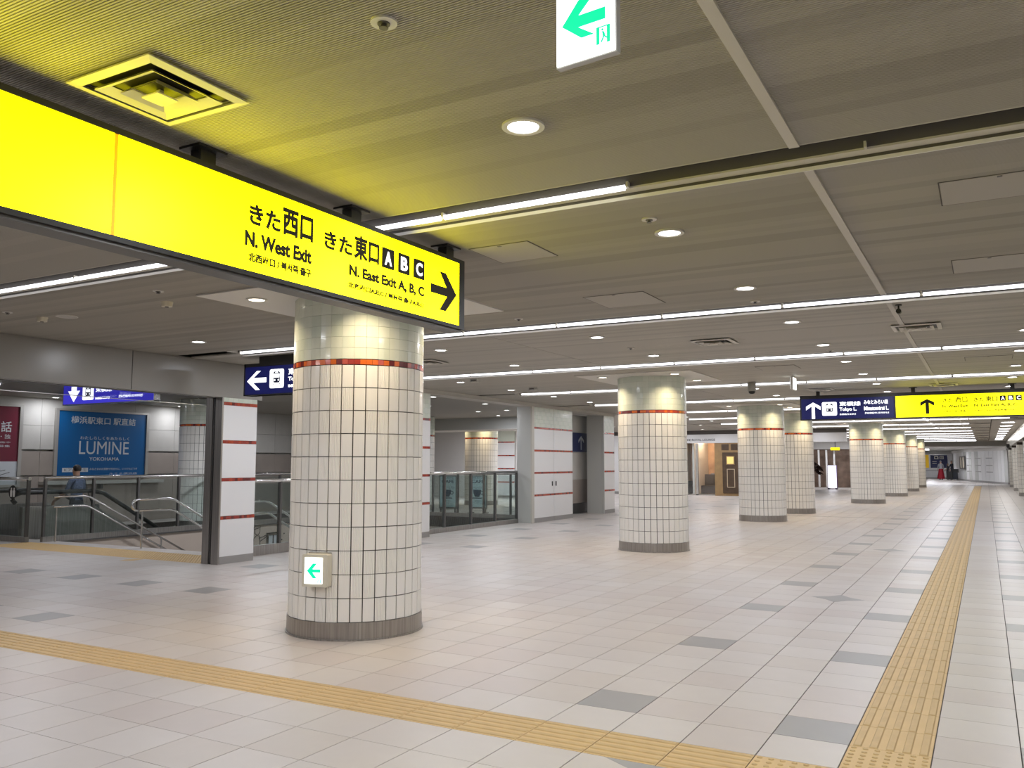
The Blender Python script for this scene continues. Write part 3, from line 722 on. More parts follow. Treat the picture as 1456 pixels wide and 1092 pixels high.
# cupboard doors
for n, (ya, yb) in enumerate(((19.07, 20.20), (20.215, 21.36))):
    t = struct('door_%d' % (n+1)); stripe_panels(t, ya, yb, WX-.01, 2.93, .05)
    yh = yb-.10 if n == 0 else ya+.10
    q = MB(); q.box(WX-.01, WX+.004, yh-.022, yh+.022, .90, 1.02); q.build('handle', BLACK, t)
boxobj('backing', GREY, struct('wall_cupboard'), WX-.5, WX-.07, 19.07, 21.36, 0, 2.93)
# lintel beam over the openings beyond the fascia
bm_ = struct('trim_1'); boxobj('lintel', mat('lintel_paint', (.56,.54,.49), .5), bm_, WX-.30, WX+.03, 9.80, 24.38, 2.93, CZ); boxobj('lip', TRIM, bm_, WX-.32, WX+.05, 9.80, 24.38, 2.915, 2.93)
# recess with lift-like wall and arrow sign
rc = struct('wall_recess')
for z0, z1, m in ((0, .30, STEELD), (.305, 1.0, STONEB), (1.005, 1.80, STONE), (1.805, 2.93, GREY)): boxobj('panel', m, rc, -11.0, -10.72, 21.4, 24.6, z0, z1)
t = thing('arrow_sign', 'dark blue board with a grey up arrow in the recess past the cupboard doors', 'sign')
boxobj('board', mat('board_blue', (.015,.025,.10), .45), t, -10.72, -10.69, 22.1, 24.3, 1.83, 2.40)
M = frame_x(-10.69); poly(arrow_pts(23.55, 2.10, .42, PI/2, t=.07, head=.42), mat('board_grey', (.42,.44,.48), .5), t, M, 'arrow', .003)

# ------------------------------------------------------------------ stairwell
st = struct('wall_stairwell')
boxobj('far_side', MURAL, st, -15.85, -15.62, 10.18, 20.2, -3.2, -.03); boxobj('far_kerb', STEELD, st, -15.80, -15.58, 10.18, 20.2, -.03, .0)
boxobj('near_side', STONE, st, -10.45, -10.40, 10.18, 20.2, -3.2, -.005); boxobj('end_side', STONEB, st, -15.62, -10.45, 20.2, 20.3, -3.2, -.005); boxobj('lower_floor', SKIRT, st, -15.62, -10.45, 10.18, 20.2, -3.25, -3.2)
t = thing('staircase', 'broad staircase going down behind the yellow warning tiles', 'stairs')
for k in range(18): boxobj('step', mat('stair_step', (.42,.40,.38), .6), t, -15.60, -10.47, 10.18+.30*k, 10.18+.30*(k+1)+.02, -3.19, -.16*(k+1))
# line drawing on the stair wall: an officer pointing at a train door
t = thing('wall_mural', 'line drawing of a capped train officer beside a train door on beige stairwell wall', 'mural')
MX = -15.62
def mz(pts, r=.012): q.tube([(MX+r+.001, y, z) for y, z in pts], r, 5)
q = MB()
y0 = 15.35
q.v = []; q.f = []; q.m = []
h = lambda *p: mz([(y0+a2, z) for a2, z in p], .009)
h((-.16,-.10),(-.11,-.02),(.03,-.01),(.06,-.08),(-.15,-.12)); h((-.13,-.12),(-.12,-.22),(-.03,-.27),(.04,-.20),(.04,-.11)); h((-.07,-.27),(-.16,-.34),(-.19,-.9)); h((.01,-.27),(.05,-.42),(.06,-.9)); h((.03,-.34),(.16,-.31),(.24,-.28),(.25,-.33),(.16,-.37),(.05,-.42))
q.build('officer_lines', INK, t)
q = MB(); mz([(15.62,-1.0),(15.62,-.24),(16.06,-.24),(16.06,-1.0)], .03); mz([(15.67,-1.0),(15.67,-.29),(16.01,-.29),(16.01,-1.0)], .015); mz([(15.84,-.29),(15.84,-1.0)], .012); q.build('door_lines', INK, t)
boxobj('door_glass', mat('mural_glass', (.45,.47,.48), .5), t, MX+.001, MX+.003, 15.68, 16.0, -1.0, -.30)
q = MB()
for k, (y, z) in enumerate(((16.12,-.45),(16.2,-.30),(16.12,-.58),(16.2,-.58),(16.12,-.70),(16.2,-.82))): q.box(MX+.001, MX+.01, y, y+.04, z, z+.03)
q.build('marks', INK, t)
t = thing('wall_sign', 'pale band with brushed black lettering low on the stairwell wall', 'sign')
boxobj('band', mat('band_grey', (.42,.41,.38), .6), t, MX+.001, MX+.01, 18.3, 20.15, -.72, -.28)
text('みなとみらい線', t, frame_x(MX+.011), 18.4, 20.1, -.62, -.36, INK, .01)
# glass railings
def fence(name, label, A, B, posts, h=1.2, kerb=.10, double=False, gm=None, z0=0.0, cap=True, post_m=None):
    d = Vector((B[0]-A[0], B[1]-A[1], 0)); L = d.length; ang = math.atan2(d.y, d.x)
    t = thing(name, label, 'railing', (A[0], A[1], z0), ang)
    if kerb: boxobj('kerb', STEEL, t, 0, L, -.04, .04, 0, kerb)
    for k in range(posts+1):
        x = L*k/posts; x = min(max(x, .025), L-.025)
        q = MB(); q.box(x-.022, x+.022, -.03, .03, kerb*.5, h-.02); q.build('post', post_m or STEELD, t)
    for k in range(posts):
        xa, xb = L*k/posts+.03, L*(k+1)/posts-.03
        boxobj('pane', gm or GL, t, xa, xb, -.005, .005, kerb, h-.05)
    q = MB(); q.tube([(0,0,h),(L,0,h)], .032, 12); q.build('handrail', STEELB, t, smooth=True)
    return t
fence('glass_fence', 'glass fence along the far side of the stairs, ending at the tall post', (-15.66, 9.88), (-15.66, 20.2), 10, h=1.21)
t = fence('glass_fence', 'short glass fence by the escalator, bearing a round black sticker', (-19.0, 9.72), (-15.86, 9.72), 3, h=1.19)
q = MB(); q.prism([(.13*math.cos(a*PI/10), .13*math.sin(a*PI/10)) for a in range(20)], 0, .003, 0, Matrix(((1,0,0,2.63),(0,0,-1,-.008),(0,1,0,.93),(0,0,0,1)))); q.build('sticker', BLACK, t)
q = MB()
for s in (-.045, .045): 
    q.prism([(s+x, z) for x, z in ((-.028,-.09),(.028,-.09),(.034,.02),(.018,.045),(-.018,.045),(-.034,.02))], 0, .002, 0, Matrix(((1,0,0,2.63),(0,0,-1,-.0115),(0,1,0,.93),(0,0,0,1))))
    q.prism([(s+.02*math.cos(a*PI/6), .065+.02*math.sin(a*PI/6)) for a in range(12)], 0, .002, 0, Matrix(((1,0,0,2.63),(0,0,-1,-.0115),(0,1,0,.93),(0,0,0,1))))
q.build('sticker_people', PLATE, t)
fence('glass_fence', 'glass railing below the cafe boards, between the slim pillar and cupboard doors', (-10.36, 14.5), (-10.36, 18.9), 4, h=1.27)
fence('glass_fence', 'low glass railing with kerb between the brown steel pillar and the nearest column', (-10.42, 9.72), (-10.42, 13.66), 4, h=1.2, kerb=.16)
fence('glass_fence', 'far glass railing closing the end of the stairwell, before the cafe boards', (-15.6, 20.35), (-10.5, 20.35), 6, h=1.2, kerb=.1)
def stair_rail(name, label, x, loop=False):
    t = thing(name, label, 'handrail', (x, 0, 0))
    q = MB()
    for h in (.85, .66): q.tube([(0,9.95,h),(0,10.58,h),(0,10.70,h-.03),(0,14.6,h-2.13)], .02, 10)
    if loop: q.tube([(0,9.95,.85),(0,9.87,.84),(0,9.82,.80),(0,9.81,.755),(0,9.82,.71),(0,9.87,.67),(0,9.95,.66)], .02, 10)
    q.build('rail', STEELB, t, smooth=True)
    for y, zz in ((10.02, 0), (12.4, -1.28), (14.2, -2.24)): q = MB(); q.cyl((0, y), .018, zz, .85-.546*(y-10.65) if zz else .66, 10); q.build('post', STEELB, t)
stair_rail('stair_handrail', 'double stair handrail with rounded ends and one foot on the warning tiles', -13.0, True)
stair_rail('stair_handrail', 'double stair handrail running along the far glass fence', -15.45)
stair_rail('stair_handrail', 'double stair handrail beside the brown steel pillar', -10.62)

# escalator behind the far fence
t = thing('escalator', 'escalator with black handrail going down behind the glass fence', 'escalator')
for x in (-18.28, -16.72):
    q = MB(); q.box(x-.06, x+.06, 10.1, 11.6, -.30, .62); q.add([(x-.06,11.6,-.3),(x+.06,11.6,-.3),(x+.06,11.6,.62),(x-.06,11.6,.62),(x-.06,16.6,-3.2),(x+.06,16.6,-3.2),(x+.06,16.6,-2.3),(x-.06,16.6,-2.3)], [(0,1,2,3),(4,7,6,5),(0,4,5,1),(3,2,6,7),(0,3,7,4),(1,5,6,2)]); q.build('balustrade', STEEL, t)
    q = MB(); q.tube([(x,9.98,.70),(x,9.92,.76),(x,9.96,.86),(x,10.08,.90),(x,11.6,.90),(x,11.9,.84),(x,16.6,-1.95)], .045, 10); q.build('handrail', BLACK, t, smooth=True)
for k in range(12): 
    zz = -.20 if k == 0 else -.20-.18*k
    boxobj('step', STEELD, t, -18.20, -16.80, 10.18+.40*k+ (0 if k == 0 else .5), 10.18+.40*(k+1)+.5, -3.2, zz)

# ------------------------------------------------------------------ stair hall: wall, posters
hw = struct('wall_west')
def wall_pieces(parent, plane, ya, yb, rows, step):
    for z0, z1, m in rows:
        y = ya
        while y < yb-.01:
            boxobj('panel', m, parent, plane-.15, plane+(0 if m is not STONEB else .004), y+.003, min(y+step, yb)-.003, z0+.003, z1-.003); y += step
    boxobj('backing', GREY, parent, plane-.25, plane-.15, ya, yb, 0, CZ)
wall_pieces(hw, -19.25, 7.0, 22.0, ((.0, 1.18, STONEB), (1.2, 1.76, STONEB), (1.80, 2.36, STONE), (2.36, 3.0, STONE)), 1.25)
lh = struct('wall_hall_end'); boxobj('panel', STONE, lh, -19.3, -16.9, 21.6, 21.8, 0, CZ)
def poster(label, ya, yb, z0, z1, fm, parts):
    t = thing('poster_case', label, 'poster'); X = -19.25
    q = MB(); q.box(X+.001, X+.06, ya-.08, yb+.08, z0-.06, z0); q.box(X+.001, X+.06, ya-.08, yb+.08, z1, z1+.05); q.box(X+.001, X+.06, ya-.08, ya, z0, z1); q.box(X+.001, X+.06, yb, yb+.08, z0, z1); q.build('frame', mat('poster_frame', (.42,.40,.37), .4, metal=.5), t)
    boxobj('print', fm, t, X+.01, X+.03, ya, yb, z0, z1)
    return t, frame_x(X+.03)
BLUEP = mat('poster_blue', (.006, .105, .30), .3); REDP = mat('poster_red', (.16, .010, .030), .3)
LET = mat('poster_letter', (.60, .63, .66), .5)
t, M = poster('blue shop poster with silver lettering on the stair hall wall', 12.40, 14.82, 1.17, 2.74, BLUEP, 0)
text('横浜駅東口 駅直結', t, M, 12.72, 14.5, 2.44, 2.62, LET, .01); text('わたしらしくをあたらしく', t, M, 12.98, 14.33, 2.06, 2.14, LET); text('LUMINE', t, M, 12.96, 14.33, 1.70, 2.02, LET, .0)
text('YOKOHAMA', t, M, 13.24, 14.06, 1.545, 1.63, LET, .005)
poly([(12.55,1.27),(13.22,1.27),(13.22,1.37),(12.55,1.37)], LET, t, M, 'panel_strip', .002); text('みなさまのお買物や待合せに、いつでもどうぞ', t, M, 13.26, 14.6, 1.31, 1.37, LET); text('ルミネ横浜店', t, M, 13.8, 14.6, 1.20, 1.25, LET)
text('Kアミレモ', t, M, 12.6, 13.18, 1.285, 1.355, INK)
t, M = poster('dark red language school poster at the edge of the stair hall wall', 9.6, 11.46, 1.0, 2.76, REDP, 0)
poly([(9.6,1.0),(11.46,1.0),(11.46,1.52),(9.6,1.52)], LET, t, M, 'map_strip', .002)
text('話', t, M, 11.06, 11.30, 2.18, 2.42, LET, .01); text('英会', t, M, 10.45, 11.0, 2.18, 2.42, LET, .01); text('英・仏・西・独', t, M, 10.3, 11.28, 2.03, 2.13, LET); text('無料体験 実施中', t, M, 10.4, 11.28, 1.93, 1.97, LET); text('学生会員募集', t, M, 10.5, 11.28, 1.84, 1.89, LET)
q = MB(); MXp = frame_x(-19.25+.0325)
for pts in ([(10.9,1.40),(11.05,1.30),(11.2,1.33)],[(11.0,1.42),(11.02,1.2),(11.1,1.1)],[(10.8,1.2),(11.1,1.22),(11.3,1.28)]): q.tube([MXp @ Vector((a,b2,0)) for a, b2 in pts], .006, 5)
q.build('map_lines', INK, t)
t = thing('wall_ledge', 'pale ledge under the blue poster behind the stair fence', 'ledge'); boxobj('shelf', STONE, t, -19.25, -19.05, 12.0, 15.3, .98, 1.06); boxobj('bracket', STEELD, t, -19.25, -19.1, 13.5, 13.56, .86, .98)
for k, (x, y, l, pw) in enumerate(((-16.8,11.5,'downlight mirrored beside the blue stair sign','') ,(-18.75,12.0,'wall-washing downlight between the red and blue posters',''),(-18.75,15.5,'wall-washing downlight beside the blue poster and shaded column',''),(-17.6,16.0,'small downlight above the shaded stair hall column',''),(-12.8,18.5,'downlight seen past the slim pillar over the stairwell',''),(-10.95,16.0,'first downlight just inside the lintel over the cafe railing',''),(-11.1,18.55,'second downlight just inside the lintel over the cafe railing',''),(-12.97,21.3,'downlight before the dark bulkhead over the cafe boards',''),(-11.9,21.1,'downlight before the dark bulkhead nearer the cupboards',''),(-13.0,13.0,'added downlight over the middle of the stairs',''),(-13,8.0,'downlight inside the fascia over the stair landing',''),(-12.5,5.0,'added downlight inside the fascia nearer than the landing',''),(-16.0,7.0,'added downlight over the landing beside the short glass fence',''),(-13.2,12.2,'added downlight over the top of the stairs',''),(-13.0,16.0,'added downlight over the lower stairs behind the nearest column',''),(-17.5,18.5,'downlight over the far end of the escalator',''),(-13.5,23.4,'added downlight just in front of the dark bulkhead face',''),(-17.5,29.0,'added downlight before the white cafe wall, farther side',''),(-13.5,28.5,'added downlight before the white cafe wall, nearer side',''),(-12.0,32.5,'added downlight between the cafe wall and the lounge','')) ):
    downlight(x, y, l, (120 if 'white cafe wall' in l else 16 if 'bulkhead' in l else 45 if 'stairs' in l else 26 if 'landing' in l else 15) if k > 4 else 12)  # several stair, landing and cafe side lamps are added for brightness

# ------------------------------------------------------------------ cafe side beyond the stairwell
bk = struct('wall_bulkhead'); boxobj('drop', GREY, bk, -17.5, -12.4, 24.4, 24.7, 2.62, CZ); boxobj('soffit', PLATE, bk, -17.5, -12.4, 24.4, 25.8, 2.60, 2.62)
cw = struct('wall_cafe'); boxobj('panel', WHITEM, cw, -24.5, -16.4, 32.0, 32.2, 0, CZ)
tp = struct('wall_cafe_striped')
for xa, xb in ((-19.6, -18.9), (-18.88, -17.6), (-15.9, -15.0)):
    z = .11
    for s in ZS:
        boxobj('panel', WHITE, tp, xa, xb, 31.9, 31.96, z, s); mosaic_row(tp, 'y', xa, xb, s, plane=31.9, step=.07); z = s+.05
    boxobj('panel', GT[0], tp, xa, xb, 31.9, 31.96, z, 2.95)
tq = struct('door_3'); q = MB(); q.box(-15.05, -14.85, 31.6, 31.9, 0, 2.42); q.box(-16.0, -14.85, 31.6, 31.9, 2.36, 2.42); q.build('frame', BLACK, tq)
def board(label, x, y):
    t = thing('cafe_board', label, 'sign board', (x, y, 0), math.radians(7)); h0, h1, w2 = .14, 1.13, .29
    q = MB(); q.box(-w2, w2, 0, .05, h0, h0+.05); q.box(-w2, w2, 0, .05, h1-.04, h1); q.box(-w2, -w2+.035, 0, .05, h0, h1); q.box(w2-.035, w2, 0, .05, h0, h1); q.build('frame', mat('board_frame', (.22,.23,.23), .4, metal=.6), t)
    boxobj('print', mat('board_pale', (.50,.66,.68), .4), t, -w2+.03, w2-.03, .004, .04, h0+.04, h1-.03)
    for s in (-1, 1): 
        q = MB(); q.box(s*.24-.02, s*.24+.02, .0, .05, 0, h0); q.box(s*.24-.02, s*.24+.02, -.18, .23, 0, .03); q.build('foot', STEELD, t)
    M = frame_y(.0035); ink = mat('board_ink', (.02,.055,.10), .5)
    text('THE ROYAL', t, M, -.19, .19, 1.03, 1.075, ink, .005); text('CAFE', t, M, -.20, .20, .895, .995, ink, .02); text('コーヒーとパン', t, M, -.20, .20, .73, .80, ink)
    poly([(-.15,.70),(.11,.70),(.10,.60),(.05,.49),(-.09,.49),(-.14,.60)][::-1], ink, t, M, 'cup', .003)
    q = MB(); q.ring((0,0), .035, .058, 0, .003, 16); o = q.build('cup_handle', ink, t); o.matrix_local = M @ Matrix.Translation((.13,.615,0))
    poly([(-.19,.47),(.14,.47),(.14,.44),(-.19,.44)][::-1], ink, t, M, 'saucer', .003); text('横浜駅東口', t, M, -.10, .08, .36, .385, ink); text('この先', t, M, -.06, .04, .30, .325, ink)
board('pale cafe board with a dark cup, nearer the slim striped pillar', -14.05, 21.35)
board('pale cafe board with a dark cup, nearer the cupboard doors', -13.25, 21.75)

# ------------------------------------------------------------------ lounge frontage (plane y = 39)
YLN = 39.0
lw = struct('wall_lounge')
boxobj('panel', WHITE, lw, -25, -12.85, YLN, YLN+.2, 0.12, CZ); boxobj('skirting', SKIRT, lw, -25, -12.85, YLN-.03, YLN, 0, .12)
boxobj('fascia', WHITE, lw, -12.85, -5.2, YLN-.05, YLN+.2, 2.42, 2.82); boxobj('upper', CEILD, lw, -25, -5.2, YLN-.04, YLN+.2, 2.82, CZ); boxobj('end', WHITE, lw, -9.75, -9.0, YLN, YLN+.2, 0, 2.42)
text('THE ROYAL LOUNGE', lw, frame_y(YLN-.051), -12.32, -10.9, 2.52, 2.62, mat('lounge_letter', (.04,.04,.04), .5), .02)
WOOD = mat('frame_wood', (.33, .175, .085), .5, vary=.12, scale=6); DARKW = mat('dark_wood', (.075, .045, .025), .4, vary=.2, scale=5); GOLD = mat('gilt_wood', (.30, .19, .085), .4, vary=.1, scale=5)
t = thing('display_window', 'wood-framed lit display window on the white wall behind the recess', 'window')
q = MB(); q.box(-17.3, -15.95, YLN-.08, YLN-.001, .68, .98); q.box(-17.3, -15.95, YLN-.08, YLN-.001, 2.25, 2.47); q.box(-17.3, -17.1, YLN-.08, YLN-.001, .98, 2.25); q.box(-16.2, -15.95, YLN-.08, YLN-.001, .98, 2.25); q.build('frame', WOOD, t)
boxobj('backdrop', emis('display_glow', (1.0, .55, .22), .75), t, -17.1, -16.2, YLN-.03, YLN-.002, .98, 2.25)
q = MB(); q.box(-16.9, -16.25, YLN-.06, YLN-.032, 1.05, 1.75); q.build('item', WOOD, t)
q = MB(); q.tube([(-16.32,YLN-.09,2.3),(-16.2,YLN-.09,2.2),(-16.2,YLN-.09,1.15),(-16.35,YLN-.09,.95),(-16.7,YLN-.09,.95)], .015, 6); q.build('cable', STEELB, t)
# glass front
t = thing('glazed_shopfront', 'frameless glass front of the lounge with a warm interior behind', 'shop front')
for xa, xb in ((-12.83, -11.86), (-11.74, -10.95)): boxobj('pane', GLC, t, xa, xb, YLN+.05, YLN+.065, .05, 2.36)
boxobj('frame', STEELB, t, -11.86, -11.74, YLN+.02, YLN+.10, 0, 2.40); boxobj('frame', GOLD, t, -10.95, -10.78, YLN-.02, YLN+.12, 0, 2.42); boxobj('sill', STEELB, t, -12.83, -10.95, YLN+.02, YLN+.10, 0, .05)
boxobj('door_handle', STEELB, t, -11.15, -10.98, YLN+.0, YLN+.03, .98, 1.02)
li = struct('wall_lounge_back'); boxobj('back', mat('lounge_warm', (.60,.40,.28), .6, vary=.15, scale=3), li, -13.0, -10.6, YLN+2.6, YLN+2.7, 0, 3); boxobj('side', mat('lounge_side', (.5,.42,.34), .6), struct('wall_lounge_east'), -10.75, -10.65, YLN+.15, YLN+2.6, 0, 3); boxobj('side', mat('lounge_side', (.5,.42,.34), .6), struct('wall_lounge_west'), -13.0, -12.9, YLN+.2, YLN+2.6, 0, 3)
t = thing('lounge_sofa', 'dark lounge sofa behind the frameless glass front', 'sofa', (-11.8, YLN+1.7, 0)); sofa = mat('sofa_grey', (.13,.12,.12), .8)
boxobj('seat', sofa, t, -.8, .8, -.4, .4, .05, .42); boxobj('back', sofa, t, -.8, .8, .25, .45, .42, .95); boxobj('armrest', sofa, t, -.95, -.8, -.4, .45, .05, .62); boxobj('armrest', sofa, t, .8, .95, -.4, .45, .05, .62)
t = thing('wall_ornament', 'dark diamond ornament on the lounge wall behind glass', 'ornament', (-11.25, YLN+2.58, 1.55)); q = MB(); q.prism([(-.3,0),(0,-.42),(.3,0),(0,.42)], 0, .02, 0, Matrix(((1,0,0,0),(0,0,-1,0),(0,1,0,0),(0,0,0,1)))); q.build('plate', DARKW, t); q = MB(); q.prism([(-.15,0),(0,-.22),(.15,0),(0,.22)], .02, .03, 0, Matrix(((1,0,0,0),(0,0,-1,0),(0,1,0,0),(0,0,0,1)))); q.build('centre', GOLD, t)
lamp('lounge_lamp', (-11.8, YLN+1.3, 2.9), 55, (1.0, .74, .50), .8)
t = struct('door_4')
boxobj('frame', GOLD, t, -10.78, -9.75, YLN-.02, YLN+.10, 0, 2.42); boxobj('leaf', DARKW, t, -10.58, -9.82, YLN-.05, YLN-.02, .12, 1.98)
q = MB(); q.box(-10.40, -10.02, YLN-.075, YLN-.05, 1.42, 1.82); q.build('pane_frame', GOLD, t); boxobj('pane', emis('door_pane', (.85,.62,.20), .55), t, -10.36, -10.06, YLN-.085, YLN-.075, 1.46, 1.78)
q = MB(); 
for r in ((-10.38,-10.02,.38,.41),(-10.38,-10.02,1.20,1.23),(-10.38,-10.35,.38,1.23),(-10.05,-10.02,.38,1.23)): q.box(r[0], r[1], YLN-.065, YLN-.05, r[2], r[3])
q.build('moulding', mat('pale_gilt', (.50,.40,.27), .4), t)
for xa in (-10.62, -10.18): boxobj('transom_panel', DARKW, t, xa, xa+.34, YLN-.03, YLN-.02, 2.08, 2.36)
for k, x in enumerate((-16.5, -14.5, -12.6, -11.0, -9.4)): downlight(x, 37.3, '%s downlight in front of the lounge frontage' % ORD[k], 30)
for k, x in enumerate((-15.5, -13.5, -11.5, -9.8)): downlight(x, 33.0, '%s downlight in the dark ceiling before the lounge' % ORD[k], 14)

# ------------------------------------------------------------------ shop side beyond the fourth column
sh = struct('wall_shop'); boxobj('back', mat('shop_brown', (.22,.15,.11), .6, vary=.3, scale=2.5), sh, -12.0, -5.2, 56.0, 56.2, 0, 2.35); boxobj('upper', WHITEM, sh, -12.0, -5.2, 55.8, 56.2, 2.35, CZ); boxobj('side', WHITEM, struct('wall_shop_side'), -12.1, -12.0, 39.3, 56.0, 0, CZ)
for k, x in enumerate((-9.0, -8.55, -8.1, -7.0, -6.65, -6.3)):
    t = thing('shop_post', '%s pale upright of the distant shop front between the columns' % ORD[k], 'post', (x, 55.2, 0)); boxobj('shaft', WHITEM, t, -.05, .05, -.05, .05, 0, 2.3); boxobj('foot', STEELB, t, -.08, .08, -.08, .08, 0, .04)
for k, x in enumerate((-9.2, -8.2, -7.2, -6.2)):
    downlight(x, 53.5, '%s bright downlight before the distant shop front' % ORD[k], 26)
t = thing('light_board', 'glowing white advertising board standing between two far columns', 'sign board', (-7.77, 52.0, 0))
boxobj('lit_face', emis('board_glow', (.90, .89, 1.0), 1.7), t, -.23, .23, -.03, -.02, .08, 1.36); boxobj('frame', mat('board_purple', (.20,.10,.36), .5), t, -.25, .25, -.02, .12, .06, 1.38); boxobj('foot', SOOT, t, -.26, -.16, -.12, .2, 0, .06); boxobj('foot', SOOT, t, .16, .26, -.12, .2, 0, .06)
text('INFORMATION', t, frame_y(-.031), -.12, .12, 1.0, 1.03, mat('glow_ink', (.3,.3,.4), .5)) if False else None
t = thing('yellow_panel', 'small yellow lit panel above the distant shop front', 'sign', (-7.97, 54.8, 2.28)); boxobj('lit_face', emis('far_yellow', (1.0,.80,.0), 1.0), t, -.26, .26, -.03, 0, 0, .16); boxobj('housing', SOOT, t, -.27, .27, 0, .05, -.01, .17); boxobj('hanger', SOOT, t, -.02, .02, .01, .03, .17, .72)
# branch display on a stand
t = thing('branch_display', 'dark drooping branch display beside the glowing white board', 'plant', (-8.65, 50.5, 0)); q = MB(); rr = random.Random(3)
q.cyl((0,0), .16, 0, .05, 14); q.cyl((0,0), .02, .05, 1.1, 8); q.build('stand', STEELB, t)
q = MB()
for k in range(46):
    a = rr.uniform(-.5, .9); x = rr.uniform(-.45, .4); z = 1.75-(x+.45)*.75+rr.uniform(-.25,.25); L = rr.uniform(.18,.35)
    q.tube([(x, rr.uniform(-.15,.15), z), (x+L*.5, rr.uniform(-.15,.15), z-L*.25), (x+L, rr.uniform(-.15,.15), z-L*.55)], [.05,.04,.008], 5)
q.build('foliage', mat('dark_leaf', (.035,.018,.014), .5), t)
q = MB(); q.tube([(0,0,1.05),(-.2,0,1.45),(-.45,0,1.7)], .04, 7); q.tube([(0,0,1.05),(.2,0,1.2),(.4,0,1.1)], .03, 7); q.build('branch', DARKW, t)

# ------------------------------------------------------------------ right side far wall with pillars and lintel
rw = struct('wall_east'); boxobj('panel', WHITEM, rw, 3.9, 4.1, -9, 34.2, 0, CZ); boxobj('panel', WHITEM, struct('wall_south'), -25, 4.1, -9.2, -9, 0, CZ); boxobj('return', WHITEM, rw, 2.05, 4.1, 34.2, 34.4, 0, CZ); boxobj('panel', WHITEM, rw, 2.0, 2.1, 34.4, 70, 0, CZ)
lt = struct('trim_2')
q = MB()
for k in range(int((70-34.4)/.2)):
    for r in range(5): q.box(1.27, 1.30, 34.4+k*.2+.004, 34.6+k*.2-.004, 2.48+r*.104+.003, 2.48+(r+1)*.104-.003)
tag(q.build('tile_field', WT, lt), kind='stuff'); boxobj('beam', CGR, lt, 1.275, 2.0, 34.4, 70, 2.48, CZ); boxobj('soffit', SKIRT, lt, 1.26, 2.0, 34.4, 70, 2.46, 2.48)
for k, (y, l) in enumerate(((38.0,'first'), (46.0,'second'), (54.4,'third'), (62.9,'fourth'))):
    t = thing('square_pillar', '%s square tiled pillar under the far tiled lintel' % l, 'pillar', (1.62, y, 0))
    boxobj('core', CGR, t, -.33, .33, -.36, .36, .15, 2.46); boxobj('base', STEEL, t, -.345, .345, -.375, .375, 0, .15)
    q = MB()
    for c in range(6):
        for r in range(11):
            z = .15+r*.2
            q.box(-.34, -.33, -.36+c*.12+.004, -.24+c*.12-.004, z+.004, z+.196); q.box(-.33+c*.11+.003, -.22+c*.11-.003, -.37, -.36, z+.004, z+.196)
    tag(q.build('tile_field', WT, t), kind='stuff')
for k in range(9):
    y = 36+3.3*k; t = thing('square_downlight', '%s square ceiling light beside the far tiled lintel' % ORD[k], 'light', (.78, y, CZ)); boxobj('frame', PLATE, t, -.24, .24, -.24, .24, -.012, 0); boxobj('lamp_glass', DISC, t, -.2, .2, -.2, .2, -.016, -.012); lamp('lamp', (0,0,-.02), 14, (1,.98,.95), .4, parent=t)
t = thing('wall_camera', 'small dark camera under the far tiled lintel', 'camera', (1.2, 58, 2.5)); q = MB(); q.cyl((0,0), .1, -.06, .12, 14); q.build('housing', SOOT, t); q = MB(); q.cyl((0,0), .07, -.10, -.06, 14, r1=.09); q.build('dome', BLACK, t)

# ------------------------------------------------------------------ corridor end: bulkhead, curving wall, posters
eb = struct('wall_end_bulkhead'); boxobj('drop', GREY, eb, -14, 1.3, 66.6, 66.9, 2.66, CZ); boxobj('soffit', GREY, eb, -14, 1.3, 66.9, 92, 2.66, 2.70)
ew = struct('wall_end'); boxobj('panel', WHITE, ew, -14, -2.6, 92.0, 92.2, .12, 2.75); boxobj('skirting', SKIRT, ew, -14, -2.6, 91.95, 92.0, 0, .12); boxobj('upper', GREY, ew, -14, -2.6, 91.6, 92.2, 2.4, 2.9)
for z in (.75,): boxobj('stripe', SKIRT, ew, -14, -2.6, 91.99, 92.0, z, z+.05)
# curving wall made of piers from (-2.7, 88) round to (1.0, 70)
cv = struct('wall_curve'); pts = [(-2.75, 91.5), (-2.5, 88.0), (-2.05, 84.8), (-1.45, 81.4), (-.8, 78.2), (-.05, 75.0), (.75, 72.0), (1.35, 69.8)]
for k in range(len(pts)-1):
    (xa, ya), (xb, yb) = pts[k], pts[k+1]
    d = Vector((xb-xa, yb-ya, 0)); L = d.length; ang = math.atan2(d.y, d.x)
    for s in range(3):
        o = boxobj('panel', WHITE if (k+s) % 4 else GREY, cv, L*s/3+.02, L*(s+1)/3-.02, 0, .2, .14, 2.42); o.location = (xa, ya, 0); o.rotation_euler = (0,0,ang)
    o = boxobj('skirting', SKIRT, cv, 0, L, -.03, .2, 0, .14); o.location = (xa, ya, 0); o.rotation_euler = (0,0,ang)
    o = boxobj('lintel', WHITEM, cv, 0, L, -.08, .2, 2.42, 2.80); o.location = (xa, ya, 0); o.rotation_euler = (0,0,ang)
    for z in (.8, 1.3, 1.85):
        if k in (3, 4, 5): o = boxobj('stripe', SKIRT, cv, L*.1, L*.6, -.02, 0, z, z+.06); o.location = (xa, ya, 0); o.rotation_euler = (0,0,ang)
    lamp('scallop_lamp', (xa-.45, ya-.3, 2.78), 34, (1, .97, .92), .1)
    lamp('scallop_lamp', ((xa+xb)/2-.45, (ya+yb)/2-.3, 2.78), 34, (1, .97, .92), .1)
